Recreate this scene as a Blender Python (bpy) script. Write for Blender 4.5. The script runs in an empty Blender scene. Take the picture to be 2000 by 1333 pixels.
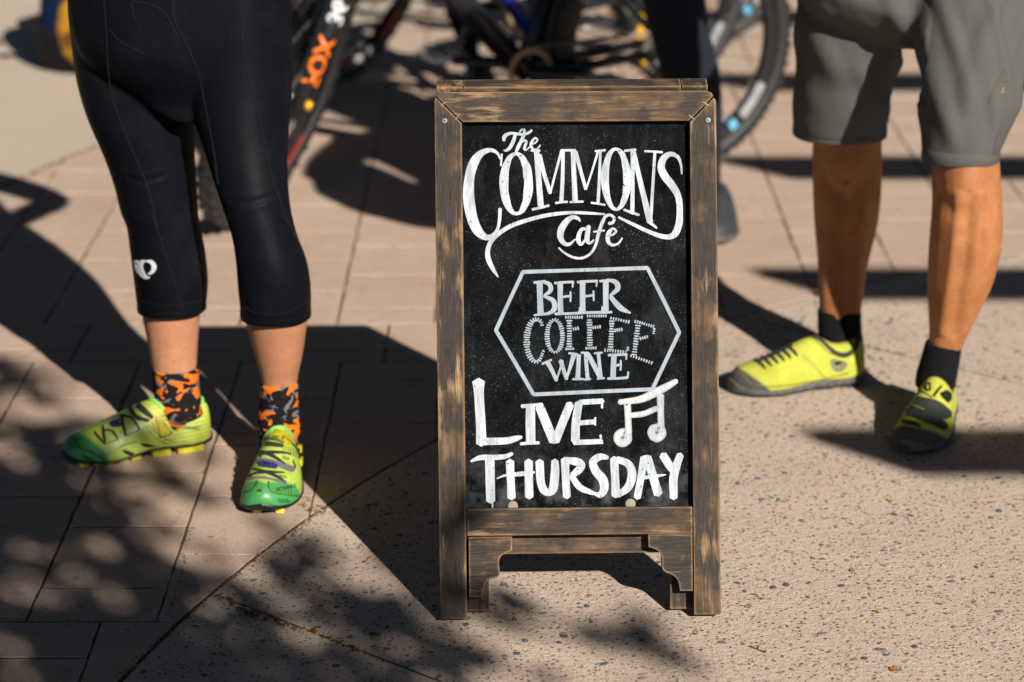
import bpy, bmesh, math, random
import numpy as np
from mathutils import Vector, Matrix
from mathutils.bvhtree import BVHTree
random.seed(7); np.random.seed(7)
S = bpy.context.scene
COL = S.collection
R = math.radians
# ---------------------------------------------------------------- camera, sky, sun, exposure
CH = 1.71; FPX = 85/36*2000; PITCH = math.atan(1596/FPX)
cd = bpy.data.cameras.new('camera'); cam = bpy.data.objects.new('camera', cd); COL.objects.link(cam)
cam.location = (0, 0, CH); cam.rotation_euler = (math.pi/2-PITCH, 0, 0)
cd.lens = 85; cd.sensor_width = 36; cd.clip_end = 500; cd.clip_start = .05
cd.dof.use_dof = True; cd.dof.focus_distance = 3.98; cd.dof.aperture_fstop = 2.8
S.camera = cam
SUN = Vector((.78, -1.465, 1.0)).normalized()          # towards the sun
W = bpy.data.worlds.new('World'); S.world = W; W.use_nodes = True
nt = W.node_tree; bg = nt.nodes['Background']; sk = nt.nodes.new('ShaderNodeTexSky')
sk.sky_type = 'NISHITA'; sk.sun_disc = False
sk.air_density = .6; sk.dust_density = 0; sk.altitude = 1100; sk.sun_elevation = math.asin(SUN.z); sk.sun_rotation = math.atan2(SUN.x, SUN.y)
nt.links.new(sk.outputs[0], bg.inputs[0]); bg.inputs[1].default_value = .05
ld = bpy.data.lights.new('sun', 'SUN'); ld.energy = 5; ld.angle = R(.53); ld.color = (1, .93, .83)
sun = bpy.data.objects.new('sun', ld); COL.objects.link(sun); sun.location = SUN*20
sun.rotation_euler = SUN.to_track_quat('Z', 'Y').to_euler()
S.view_settings.view_transform = 'Standard'; S.view_settings.look = 'None'
S.view_settings.exposure = .58; S.view_settings.gamma = 1
S.render.engine = 'CYCLES'
# ---------------------------------------------------------------- helpers
CP, SP = math.cos(PITCH), math.sin(PITCH)
def ray(x, y):
    u = (x-1000)/FPX; v = (666.5-y)/FPX
    return Vector((u, CP+v*SP, -SP+v*CP))
CAM = Vector((0, 0, CH))
def at(x, y, Y):            # the place seen at photo position x, y that lies Y metres in front
    d = ray(x, y); return CAM+d*(Y/d.y)
def gnd(x, y, z=0.):
    d = ray(x, y); return CAM+d*((z-CH)/d.z)
def depth(p): return p.y*CP+(CH-p.z)*SP
ORG = {}
def org(o): return ORG.get(o.name, Vector((0, 0, 0)))
WMAT = {}
def wm(o): return WMAT.get(o.name) or Matrix.Translation(org(o))
def tag(o, label=None, cat=None, group=None, kind=None):
    if label: o['label'] = label
    if cat: o['category'] = cat
    if group: o['group'] = group
    if kind: o['kind'] = kind
    return o
def empty(name, loc, label, cat, group=None):
    o = bpy.data.objects.new(name, None); COL.objects.link(o); o.location = loc; o.empty_display_size = .1
    ORG[o.name] = Vector(loc); return tag(o, label, cat, group)
def link(name, me, mat, parent=None, smooth=False):
    o = bpy.data.objects.new(name, me); COL.objects.link(o)
    if mat is not None:
        for m in (mat if isinstance(mat, (list, tuple)) else [mat]): me.materials.append(m)
    if parent is not None: o.parent = parent
    ORG[o.name] = org(parent).copy() if parent is not None else Vector((0, 0, 0))
    if parent is not None and parent.name in WMAT: WMAT[o.name] = WMAT[parent.name]
    if smooth: me.polygons.foreach_set('use_smooth', [True]*len(me.polygons))
    return o
def mk(name, V, F, mat, parent=None, smooth=False, local=False):
    Mi = Matrix.Identity(4) if (parent is None or local) else wm(parent).inverted()
    me = bpy.data.meshes.new(name); me.from_pydata([tuple(Mi @ Vector(v)) for v in V], [], F); me.update()
    return link(name, me, mat, parent, smooth)
def merge(parts):
    V, F = [], []
    for v, f in parts:
        n = len(V); V += list(v); F += [tuple(i+n for i in q) for q in f]
    return V, F
def fixn(o):
    bm = bmesh.new(); bm.from_mesh(o.data); bmesh.ops.recalc_face_normals(bm, faces=bm.faces); bm.to_mesh(o.data); bm.free()
def bevel(o, w, seg=2):
    bm = bmesh.new(); bm.from_mesh(o.data); bmesh.ops.recalc_face_normals(bm, faces=bm.faces)
    bmesh.ops.bevel(bm, geom=[e for e in bm.edges if e.is_manifold and e.calc_face_angle(0) > .6], offset=w, segments=seg, affect='EDGES', profile=.6)
    bm.to_mesh(o.data); bm.free(); return o
def box(c, d, M=None):
    V = [Vector((c[0]+sx*d[0]/2, c[1]+sy*d[1]/2, c[2]+sz*d[2]/2)) for sz in (-1, 1) for sy in (-1, 1) for sx in (-1, 1)]
    if M is not None: V = [M @ v for v in V]
    return V, [(0, 2, 3, 1), (4, 5, 7, 6), (0, 1, 5, 4), (2, 6, 7, 3), (0, 4, 6, 2), (1, 3, 7, 5)]
def prism(poly, z0, z1, M=None):     # polygon in x, y pulled from z0 to z1
    n = len(poly)
    V = [Vector((p[0], p[1], z0)) for p in poly]+[Vector((p[0], p[1], z1)) for p in poly]
    if M is not None: V = [M @ v for v in V]
    return V, [tuple(range(n))[::-1], tuple(range(n, 2*n))]+[(i, (i+1) % n, n+(i+1) % n, n+i) for i in range(n)]
def rings(rs, cap=True, close=False):
    n = len(rs[0]); V = [v for r in rs for v in r]; F = []
    m = len(rs)
    for k in range(m if close else m-1):
        a = k*n; b = ((k+1) % m)*n
        for i in range(n):
            j = (i+1) % n; F.append((a+i, a+j, b+j, b+i))
    if cap and not close:
        F.append(tuple(range(n))[::-1]); F.append(tuple(range((m-1)*n, m*n)))
    return V, F
def tube(pts, rad, n=10, flat=None):  # round tube through points; rad a number or a list
    pts = [Vector(p) for p in pts]; rs = []; m = len(pts)
    rad = rad if isinstance(rad, (list, tuple)) else [rad]*m
    prev = None
    for k in range(m):
        t = (pts[min(k+1, m-1)]-pts[max(k-1, 0)]).normalized()
        if prev is None:
            a = Vector((0, 0, 1)) if abs(t.z) < .9 else Vector((1, 0, 0))
            u = t.cross(a).normalized()
        else: u = (prev-t*prev.dot(t)).normalized()
        prev = u; w = t.cross(u)
        rs.append([pts[k]+(u*math.cos(q)+w*math.sin(q))*rad[k] for q in [2*math.pi*i/n for i in range(n)]])
    return rings(rs)
def oval(rows, n=24):                # rows of centre, x radius, y radius: level rings
    return rings([[c+Vector((math.cos(q)*rx, math.sin(q)*ry, 0)) for q in [2*math.pi*i/n for i in range(n)]] for c, rx, ry in rows])
def cat(P, m=6):                     # smooth curve through rows of numbers
    P = [np.array(p, float) for p in P]; out = []
    Q = [2*P[0]-P[1]]+P+[2*P[-1]-P[-2]]
    for i in range(1, len(Q)-2):
        a, b, c, d = Q[i-1:i+3]
        for k in range(m):
            t = k/m; out.append(.5*((2*b)+(c-a)*t+(2*a-5*b+4*c-d)*t*t+(3*b-a-3*c+d)*t**3))
    out.append(P[-1]); return out
def fuse(name, parts, mat, parent, voxel=.007, it=6, fn=None):   # one continuous skin round overlapping volumes
    V, F = merge(parts); me = bpy.data.meshes.new('tmp'); me.from_pydata([tuple(v) for v in V], [], F); me.update()
    bm = bmesh.new(); bm.from_mesh(me); bmesh.ops.recalc_face_normals(bm, faces=bm.faces); bm.to_mesh(me); bm.free()
    o = bpy.data.objects.new('tmp', me); COL.objects.link(o)
    m = o.modifiers.new('r', 'REMESH'); m.mode = 'VOXEL'; m.voxel_size = voxel
    m = o.modifiers.new('s', 'SMOOTH'); m.factor = .5; m.iterations = it
    dg = bpy.context.evaluated_depsgraph_get(); dg.update()
    me2 = bpy.data.meshes.new_from_object(o.evaluated_get(dg)); bpy.data.objects.remove(o)
    n = len(me2.vertices); co = np.empty(n*3); me2.vertices.foreach_get('co', co); co = co.reshape(-1, 3)
    if fn is not None:
        no = np.empty(n*3); me2.vertices.foreach_get('normal', no); co = fn(co, no.reshape(-1, 3))
    BV = BVHTree.FromPolygons([Vector(v) for v in co], [tuple(p.vertices) for p in me2.polygons])
    co = co-np.array(org(parent)) if parent is not None else co
    me2.vertices.foreach_set('co', co.ravel()); me2.update(); me2.materials.clear(); me2.name = name
    o = link(name, me2, mat, parent, True); return o, BV
def bvh(o):
    return BVHTree.FromPolygons([wm(o) @ v.co for v in o.data.vertices], [tuple(p.vertices) for p in o.data.polygons])
def hit(B, x, y, lift=.0012):
    d = ray(x, y).normalized(); h = B.ray_cast(CAM, d)
    if h[0] is None:
        h = B.find_nearest(CAM+d*4.6)
        return None
    n = h[1] if h[1].dot(d) < 0 else -h[1]
    return h[0]+n*lift
def ribbon2(P, W=None, m=6, step=None):   # flat stroke outline: list of (centre, left, right)
    C = cat(P, m); L = []
    for k in range(len(C)):
        t = C[min(k+1, len(C)-1)][:2]-C[max(k-1, 0)][:2]; t = t/(np.linalg.norm(t)+1e-9)
        w = max(C[k][2], 1)/2; nn = np.array([-t[1], t[0]])
        L.append((C[k][:2]-nn*w, C[k][:2]+nn*w, t, w))
    # rounded ends
    out = [(L[0][0]*.55+L[0][1]*.45-L[0][2]*L[0][3]*.55, L[0][0]*.45+L[0][1]*.55-L[0][2]*L[0][3]*.55)]
    out += [(a, b) for a, b, _, _ in L]
    e = L[-1]; out.append((e[0]*.55+e[1]*.45+e[2]*e[3]*.55, e[0]*.45+e[1]*.55+e[2]*e[3]*.55)); return out
def decal(name, B, strokes, o_, sc, mat, parent, lift=.0012, m=5, cols=4):   # strips with their own thickness that lie on a surface
    parts = []
    for st in strokes:
        L = ribbon2(st, m=m); n = cols+1; rows = []
        for a, b in L:
            r = []; lo = []
            for k in range(n):
                p = a+(b-a)*k/cols; x, y = o_[0]+p[0]/sc, o_[1]+p[1]/sc; r.append(hit(B, x, y, lift)); lo.append(hit(B, x, y, -.0005))
            rows.append((r, lo))
        runs = [[]]
        for r, lo in rows:
            bad = any(v is None for v in r) or any((r[i]-r[i+1]).length > .03 for i in range(cols))
            if not bad and runs[-1] and (runs[-1][-1][0][cols//2]-r[cols//2]).length > .05: runs.append([])
            if bad:
                if runs[-1]: runs.append([])
            else: runs[-1].append((r, lo))
        for run in runs:
            if len(run) < 2: continue
            V = [v for r, lo in run for v in r]+[v for r, lo in run for v in (lo[0], lo[-1])]; F = []; q = len(run)*n
            for i in range(len(run)-1):
                for k in range(cols): F.append((i*n+k, i*n+k+1, (i+1)*n+k+1, (i+1)*n+k))
                F.append((i*n, (i+1)*n, q+2*i+2, q+2*i)); F.append((i*n+cols, q+2*i+1, q+2*i+3, (i+1)*n+cols))
            parts.append((V, F))
    if not parts: return None
    if name in TINY: return tag(mk(name, *merge(parts), mat, parent, False), kind='stuff')
    return [mk(name, *p, mat, parent, False) for p in parts][0]
TINY = ('painted_glint', 'print', 'pinstripe', 'stripe', 'embroidered_mark', 'emblem', 'tab')
def text_decal(name, B, txt, p0, p1, hpx, mat, parent, lift=.0014, shear=.2):
    cu = bpy.data.curves.new('t', 'FONT'); cu.body = txt; cu.shear = shear; cu.resolution_u = 2
    o = bpy.data.objects.new('t', cu); COL.objects.link(o)
    dg = bpy.context.evaluated_depsgraph_get(); me = bpy.data.meshes.new_from_object(o.evaluated_get(dg)); bpy.data.objects.remove(o)
    bm = bmesh.new(); bm.from_mesh(me); bmesh.ops.triangulate(bm, faces=bm.faces)
    bmesh.ops.subdivide_edges(bm, edges=bm.edges, cuts=1); bm.to_mesh(me); bm.free()
    V = np.array([v.co[:2] for v in me.vertices]); x0, x1 = V[:, 0].min(), V[:, 0].max(); y0, y1 = V[:, 1].min(), V[:, 1].max()
    p0 = np.array(p0, float); p1 = np.array(p1, float); t = (p1-p0); nn = np.array([t[1], -t[0]])/np.linalg.norm(t)
    out = []
    for v in V:
        q = p0+t*(v[0]-x0)/(x1-x0)+nn*hpx*(v[1]-y0)/(y1-y0); out.append(hit(B, q[0], q[1], lift))
    F = [tuple(p.vertices) for p in me.polygons if all(out[i] is not None for i in p.vertices)]
    g = next((v for v in out if v is not None), Vector())
    return mk(name, [v if v is not None else g for v in out], F, mat, parent)
# ---------------------------------------------------------------- materials
class N:
    def __init__(s, name):
        s.m = bpy.data.materials.new(name); s.m.use_nodes = True; s.t = s.m.node_tree
        s.b = s.t.nodes['Principled BSDF']; s.tc = s.t.nodes.new('ShaderNodeTexCoord'); s.co = s.tc.outputs['Object']
    def n(s, typ, **k):
        x = s.t.nodes.new('ShaderNode'+typ)
        for a, v in k.items(): setattr(x, a, v)
        return x
    def l(s, a, b): s.t.links.new(a, b)
    def mapp(s, scale=(1, 1, 1), src=None, rot=(0, 0, 0)):
        x = s.n('Mapping'); x.inputs['Scale'].default_value = scale; x.inputs['Rotation'].default_value = rot
        s.l(src or s.co, x.inputs[0]); return x.outputs[0]
    def noise(s, sc, det=4, rough=.55, src=None, out='Fac', dist=0):
        x = s.n('TexNoise'); x.inputs['Scale'].default_value = sc; x.inputs['Detail'].default_value = det
        x.inputs['Roughness'].default_value = rough; x.inputs['Distortion'].default_value = dist; s.l(src or s.co, x.inputs['Vector']); return x.outputs[out]
    def vor(s, sc, src=None, feat='F1', out='Distance'):
        x = s.n('TexVoronoi'); x.feature = feat; x.inputs['Scale'].default_value = sc; s.l(src or s.co, x.inputs['Vector']); return x.outputs[out]
    def ramp(s, fac, stops, interp='LINEAR'):
        x = s.n('ValToRGB'); e = x.color_ramp.elements; x.color_ramp.interpolation = interp
        while len(e) < len(stops): e.new(.5)
        for k, (p, c) in enumerate(stops):
            e[k].position = p; e[k].color = (*c, 1) if isinstance(c, (tuple, list)) else (c, c, c, 1)
        s.l(fac, x.inputs[0]); return x.outputs[0]
    def mix(s, f, a, b, mode='MIX'):
        x = s.n('Mix'); x.data_type = 'RGBA'; x.blend_type = mode
        for v, i in ((f, 0), (a, 6), (b, 7)):
            if hasattr(v, 'links'): s.l(v, x.inputs[i])
            else: x.inputs[i].default_value = v if i == 0 else (*v, 1) if len(v) == 3 else v
        return x.outputs[2]
    def math(s, op, a, b=0, c=None):
        x = s.n('Math'); x.operation = op
        for i, v in enumerate((a, b, c)):
            if v is None: continue
            if hasattr(v, 'links'): s.l(v, x.inputs[i])
            else: x.inputs[i].default_value = v
        return x.outputs[0]
    def sep(s, src=None):
        x = s.n('SeparateXYZ'); s.l(src or s.co, x.inputs[0]); return x.outputs
    def bump(s, h, st=.5, d=.002, prev=None):
        x = s.n('Bump'); x.inputs['Strength'].default_value = st; x.inputs['Distance'].default_value = d; s.l(h, x.inputs['Height'])
        if prev is not None: s.l(prev, x.inputs['Normal'])
        s.l(x.outputs[0], s.b.inputs['Normal']); return x.outputs[0]
    def set(s, col=None, rough=None, metal=None, **k):
        for v, i in ((col, 'Base Color'), (rough, 'Roughness'), (metal, 'Metallic')):
            if v is None: continue
            if hasattr(v, 'links'): s.l(v, s.b.inputs[i])
            else: s.b.inputs[i].default_value = (*v, 1) if isinstance(v, tuple) else v
        for a, v in k.items(): s.b.inputs[a.replace('_', ' ')].default_value = v
        return s.m
MT = {}
def plain(name, col, rough=.5, metal=0., var=.25, sc=40, **k):
    if name in MT: return MT[name]
    a = N(name); f = a.noise(sc, 4); lo = tuple(x*(1-var) for x in col); hi = tuple(min(1, x*(1+var)) for x in col)
    a.set(a.ramp(f, [(.3, lo), (.7, hi)]), rough, metal, **k); a.bump(a.noise(sc*6, 3), .15, .0006); MT[name] = a.m; return a.m
def wood(name, axis):
    a = N(name); st = [1, 1, 1]; sc3 = [34, 34, 34]; sc3[axis] = 2.2
    oi = a.n('ObjectInfo'); off = a.n('VectorMath'); off.operation = 'ADD'
    cm = a.n('CombineXYZ'); a.l(a.math('MULTIPLY', oi.outputs['Random'], 7.), cm.inputs[0]); a.l(a.math('MULTIPLY', oi.outputs['Random'], 13.), cm.inputs[1])
    a.l(a.co, off.inputs[0]); a.l(cm.outputs[0], off.inputs[1]); co = off.outputs[0]
    g = a.mapp(tuple(sc3), co); grain = a.noise(3.2, 6, .65, g, dist=.6); fine = a.noise(14, 3, .6, g)
    blot = a.noise(17, 5, .6, co); big = a.noise(5.5, 3, .5, co)
    c = a.ramp(grain, [(.30, (.018, .013, .010)), (.45, (.070, .043, .026)), (.58, (.125, .076, .043)), (.72, (.30, .19, .095))])
    dk = a.ramp(a.math('MULTIPLY_ADD', blot, .7, a.math('MULTIPLY', big, .5)), [(.50, 0.), (.62, 1.)])
    c = a.mix(a.math('MULTIPLY', dk, .92), c, a.ramp(fine, [(.3, (.010, .010, .011)), (.75, (.055, .043, .036))]))
    bv = a.n('Bevel'); bv.samples = 4; bv.inputs['Radius'].default_value = .006
    gm = a.n('NewGeometry'); dt = a.n('VectorMath'); dt.operation = 'DOT_PRODUCT'; a.l(bv.outputs[0], dt.inputs[0]); a.l(gm.outputs['Normal'], dt.inputs[1])
    edge = a.ramp(dt.outputs['Value'], [(.80, 1.), (.995, 0.)])
    wn = a.noise(42, 6, .7, a.mapp(tuple(.16 if i == axis else 1.2 for i in range(3)), co))
    wear = a.ramp(a.math('ADD', a.math('MULTIPLY_ADD', wn, .55, a.math('MULTIPLY', a.noise(7, 3, .5, co), .42)), a.math('MULTIPLY', edge, .25)), [(.545, 0.), (.63, 1.)])
    c = a.mix(a.math('MULTIPLY', wear, .85), c, a.ramp(fine, [(.3, (.20, .12, .055)), (.55, (.36, .225, .11)), (.75, (.56, .38, .20))]))
    a.b.inputs['Specular IOR Level'].default_value = .2; a.set(c, .7); b = a.bump(grain, .35, .0012); a.bump(a.noise(120, 3, .6, co), .25, .0006, b); return a.m
WH, WV = wood('stained_wood_across', 0), wood('stained_wood_upright', 1)
def board_mat():
    a = N('chalkboard'); sp = a.noise(380, 2, .5); sm = a.noise(26, 5, .65); sm2 = a.noise(9, 4, .6)
    c = a.ramp(a.math('MULTIPLY_ADD', sm, .6, a.math('MULTIPLY', sm2, .4)), [(.38, (.002, .0023, .0028)), (.72, (.010, .0115, .0135))])
    spk = a.ramp(sp, [(.62, 0.), (.74, 1.)]); c = a.mix(a.math('MULTIPLY', a.math('MULTIPLY', spk, a.ramp(sm2, [(.40, .08), (.65, .8)])), .8), c, (.15, .15, .16)); c = a.mix(a.ramp(a.noise(15, 5, .65, a.mapp((1.6, .6, 1))), [(.52, 0.), (.80, .35)]), c, (.06, .065, .075))
    x = a.sep()                                  # rubbed chalk near the bottom
    lo = a.math('MULTIPLY', a.ramp(x[1], [(.19, 1.), (.30, 0.)]), a.ramp(sm, [(.45, 0.), (.78, .5)])); c = a.mix(lo, c, (.16, .17, .19))
    a.set(c, .85); a.b.inputs['Specular IOR Level'].default_value = .03; a.bump(sp, .3, .0005); return a.m
def paint_mat(name, col, thin):
    a = N(name); st = a.noise(34, 6, .75, a.mapp((2.6, .45, 1))); ch = a.noise(150, 4, .6)
    c = a.mix(a.ramp(st, [(.40, thin), (.60, 0.)]), col, (.22, .25, .29)); c = a.mix(a.ramp(ch, [(.665, 0.), (.69, 1.)]), c, (.02, .02, .024))
    a.b.inputs['Specular IOR Level'].default_value = .15; a.set(c, .7); return a.m
CHALK = board_mat(); WHITE = paint_mat('white_paint', (.50, .545, .585), .75); PALE = paint_mat('thin_white_paint', (.30, .355, .41), .8); CREAM = paint_mat('cream_paint', (.36, .35, .31), .6)
def paver_mat():
    a = N('paver'); oi = a.n('ObjectInfo'); gp = a.n('NewGeometry'); P = gp.outputs['Position']
    base = a.ramp(oi.outputs['Random'], [(0, (.36, .235, .175)), (.25, (.53, .36, .27)), (.5, (.46, .37, .30)), (.75, (.52, .335, .25)), (1, (.40, .32, .26))])
    n1 = a.noise(7, 5, .6, P); n2 = a.noise(240, 3, .7, P); n3 = a.noise(32, 4, .6, P)
    c = a.mix(.42, base, a.ramp(n1, [(.3, (.30, .215, .165)), (.7, (.55, .42, .33))]))
    c = a.mix(.5, c, a.ramp(n2, [(.3, (.20, .14, .105)), (.5, (.45, .33, .255)), (.75, (.66, .52, .42))]))
    c = a.mix(a.ramp(n3, [(.58, 0.), (.74, .6)]), c, (.20, .145, .11)); c = a.mix(a.ramp(a.noise(55, 2, .5, P), [(.70, 0.), (.74, .75)]), c, (.10, .075, .06))
    a.set(c, .85); b = a.bump(n2, .5, .0012); a.bump(n1, .3, .003, b); return a.m
def agg_mat(name, base, hi, fleck):
    a = N(name); gp = a.n('NewGeometry'); P = gp.outputs['Position']
    wob = a.noise(60, 3, .5, P, 'Color'); mx = a.n('VectorMath'); mx.operation = 'MULTIPLY_ADD'
    a.l(wob, mx.inputs[0]); mx.inputs[1].default_value = (.008,)*3; a.l(P, mx.inputs[2]); Q = mx.outputs[0]
    n1 = a.noise(5, 5, .6, P); n2 = a.noise(330, 4, .7, P)
    c = a.ramp(n1, [(.3, base), (.7, hi)]); c = a.mix(.55, c, a.ramp(n2, [(.33, (.10, .07, .055)), (.45, base), (.60, hi), (.75, (.72, .61, .52))]))
    hs = []
    for sc, th in ((95, .20), (170, .17), (52, .13)):
        d = a.vor(sc, Q); cc = a.vor(sc, Q, out='Color'); k = a.math('MULTIPLY', a.ramp(d, [(th, 1.), (th+.09, 0.)]), a.ramp(a.sep(cc)[0], [(.42, 0.), (.44, 1.)]))
        col = a.ramp(a.sep(cc)[1], [(0, (.10, .10, .11)), (.35, (.16, .14, .13)), (.6, (.22, .20, .19)), (.8, (.28, .14, .08)), (1, (.06, .06, .065))])
        c = a.mix(a.math('MULTIPLY', k, fleck), c, col); hs.append(k)
    a.set(c, .88); b = a.bump(n2, 1., .0028); b = a.bump(hs[0], .7, -.002, b); a.bump(a.noise(75, 5, .65, P), .75, .006, b); return a.m
PAV = paver_mat(); AGG = agg_mat('exposed_aggregate_concrete', (.53, .415, .33), (.68, .545, .44), .95); SMOOTHC = agg_mat('pale_concrete', (.50, .42, .335), (.57, .48, .39), .12)
SAND = plain('joint_sand', (.085, .056, .038), .95, 0, .5, 160)
def fabric(name, col, sheen=.3, rough=.8, sc=900, var=.3, blot=None, spec=.06):
    a = N(name); w = a.noise(sc, 2, .6); b = a.noise(9, 4, .6)
    c = a.ramp(w, [(.3, tuple(x*(1-var) for x in col)), (.7, tuple(x*(1+var) for x in col))])
    if blot: c = a.mix(a.ramp(b, [(.5, 0.), (.75, .8)]), c, blot)
    a.set(c, rough, 0., Sheen_Weight=sheen, Sheen_Roughness=.4); a.b.inputs['Specular IOR Level'].default_value = spec
    p = a.bump(w, .25, .0006); a.bump(a.noise(14, 3, .5), .18, .006, p); return a.m
TIGHT = fabric('black_stretch_fabric', (.0042, .0050, .0076), .0, .5, 1000, .6, (.0095, .010, .0125), .045)
NAVY = fabric('navy_stretch_fabric', (.014, .016, .026), .08, .7)
SHORT = fabric('grey_woven_cotton', (.088, .087, .083), .0, .9, 700, .15)
JERSEY = fabric('dark_jersey', (.02, .025, .04), .1); SHIRT = fabric('dark_shirt', (.03, .03, .032), .1); GREYC = fabric('grey_cloth', (.16, .165, .19), .1)
BLKSOCK = fabric('black_sock_knit', (.008, .008, .009), .05, .9, 500, .5)
def camo():
    a = N('orange_grey_camo_sock'); wv = a.noise(600, 2)
    m = a.mapp((1, 1, 1.7)); n1 = a.noise(34, 1.5, .4, m, dist=.8)
    a2 = a.mapp((1, 1, 1.5)); v = a.n('VectorMath'); v.operation = 'ADD'; a.l(a2, v.inputs[0]); v.inputs[1].default_value = (3.1, 1.7, 5.2); n2 = a.noise(40, 1.5, .4, v.outputs[0], dist=.8)
    c = a.mix(a.ramp(n2, [(.60, 0.), (.61, 1.)]), (.012, .012, .013), (.15, .15, .165))
    c = a.mix(a.ramp(n1, [(.565, 0.), (.575, 1.)]), c, (.72, .17, .015)); c = a.mix(.35, c, a.ramp(wv, [(.3, .3), (.7, 1.)]), 'MULTIPLY')
    a.b.inputs['Specular IOR Level'].default_value = .06; a.set(c, .9); a.bump(wv, .4, .0008); return a.m
CAMO = camo()
def skin_mat(name, lo, hi):
    a = N(name); n1 = a.noise(22, 5, .6); n2 = a.noise(190, 3, .6); h = a.noise(70, 4, .65, a.mapp((4, 4, 1.1), rot=(.3, .5, 0)))
    c = a.ramp(n1, [(.3, lo), (.7, hi)]); c = a.mix(.3, c, a.ramp(n2, [(.3, tuple(x*.75 for x in lo)), (.7, hi)])); c = a.mix(a.ramp(h, [(.56, 0.), (.74, .34)]), c, tuple(x*.45 for x in lo))
    a.b.inputs['Specular IOR Level'].default_value = .22; a.set(c, .6, 0., Subsurface_Weight=.12, Subsurface_Scale=.006); a.b.inputs['Subsurface Radius'].default_value = (1, .35, .2); a.bump(n2, .2, .001); return a.m
SKIN = skin_mat('fair_tanned_skin', (.34, .145, .078), (.45, .215, .12)); SKIN2 = skin_mat('tanned_skin', (.27, .098, .036), (.43, .18, .07))
BLACK = plain('black_rubber', (.012, .012, .013), .6); BLKP = plain('black_plastic', (.01, .01, .012), .35); STEEL = plain('steel', (.17, .165, .155), .5, .5)
YEL = plain('yellow_rubber', (.62, .55, .02), .5); BLUE = plain('blue_metal', (.01, .03, .28), .35, .3); GOLD = plain('gold_metal', (.75, .40, .02), .35, .3)
PURP = plain('grey_lilac_trim', (.16, .14, .18), .5); INK = plain('black_print', (.008, .008, .008), .5); SILV = plain('silver_print', (.62, .64, .66), .5, 0, .3, 300)
HAIR = plain('brown_hair', (.03, .018, .01), .7, 0, .5, 120)
# ---------------------------------------------------------------- ground
g = mk('ground', [(-80, -40, -.014), (80, -40, -.014), (80, 120, -.014), (-80, 120, -.014)], [(0, 1, 2, 3)], PAV); tag(g, kind='structure')
pv = mk('pavement', [(-3.5, 2.2, -.0014), (3.5, 2.2, -.0014), (3.5, 11.5, -.0014), (-3.5, 11.5, -.0014)], [(0, 1, 2, 3)], SAND); tag(pv, kind='structure')
CC = np.array((2.967, 2.455)); CR = 3.70
LP = np.array((-1.394, 6.373)); LD = np.array((.384, .923)); LN = np.array((LD[1], -LD[0]))     # edge of the pale slab, normal to its right
def clip(poly, p, n):                # keep the side the normal points to
    out = []
    for i in range(len(poly)):
        a = np.array(poly[i]); b = np.array(poly[(i+1) % len(poly)]); da = (a-p) @ n; db = (b-p) @ n
        if da >= 0: out.append(a)
        if da*db < 0: out.append(a+(b-a)*da/(da-db))
    return out
def inset(poly, d):
    n = len(poly); P = [np.array(p, float) for p in poly]; out = []
    for i in range(n):
        a, b, c = P[i-1], P[i], P[(i+1) % n]
        e1 = (b-a)/(np.linalg.norm(b-a)+1e-9); e2 = (c-b)/(np.linalg.norm(c-b)+1e-9)
        n1 = np.array((-e1[1], e1[0])); n2 = np.array((-e2[1], e2[0])); k = 1+n1 @ n2
        out.append(b+(n1+n2)*d/max(k, .35))
    return out
def area(p): return .5*sum(p[i][0]*p[(i+1) % len(p)][1]-p[(i+1) % len(p)][0]*p[i][1] for i in range(len(p)))
def slabmesh(poly, z0, ch):
    a = poly; b = inset(poly, ch); n = len(poly)
    rs = [[Vector((p[0], p[1], z0)) for p in a], [Vector((p[0], p[1], -ch)) for p in a], [Vector((p[0], p[1], 0)) for p in b]]
    V, F = rings(rs, cap=False); F.append(tuple(range(2*n, 3*n))); return V, F
cache = {}
def paver(x0, x1, y0, y1):
    xm, ym = (x0+x1)/2, (y0+y1)/2
    if abs(xm) > .235*y1+.22 or y0 < 3.0: return
    poly = [(x0, y0), (x1, y0), (x1, y1), (x0, y1)]; whole = True
    ds = [math.hypot(p[0]-CC[0], p[1]-CC[1]) for p in poly]
    if min(ds) < CR+.01:
        d = np.array((xm, ym))-CC; L = np.linalg.norm(d)
        u = d/L; poly = clip(poly, CC+u*(CR+.003), u); whole = False
    if len(poly) > 2 and min((np.array(p)-LP) @ LN for p in poly) < .004:
        poly = clip(poly, LP+LN*.004, LN); whole = False
    if len(poly) < 3 or area(poly) < 2e-3: return
    poly = [np.array(p)-(xm, ym) for p in poly]
    poly = [p for i, p in enumerate(poly) if np.linalg.norm(p-poly[i-1]) > .012]
    if len(poly) < 3: return
    poly = inset(poly, .0026 if whole else .0014)
    if area(poly) < 1e-3: return
    key = (round(x1-x0, 3), round(y1-y0, 3), random.randrange(5)) if whole else None
    if key in cache: me = cache[key]
    else:
        P2 = []
        for i, p in enumerate(poly):        # worn, slightly uneven edges
            e = np.array(poly[(i+1) % len(poly)])-p; m_ = max(1, int(np.linalg.norm(e)/.03))
            P2 += [p+e*k/m_+(np.random.normal(0, .0009, 2) if k else np.random.normal(0, .0012, 2)) for k in range(m_)]
        V, F = slabmesh(P2, -.03, .0012); me = bpy.data.meshes.new('paver'); me.from_pydata([tuple(v) for v in V], [], F); me.update(); me.materials.append(PAV)
        if key: cache[key] = me
    o = bpy.data.objects.new('paver', me); COL.objects.link(o); o.parent = pv
    o.location = (xm, ym, random.uniform(-.0005, .0006)); o.rotation_euler = (random.gauss(0, .0018), random.gauss(0, .0018), random.gauss(0, .004))
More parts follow.
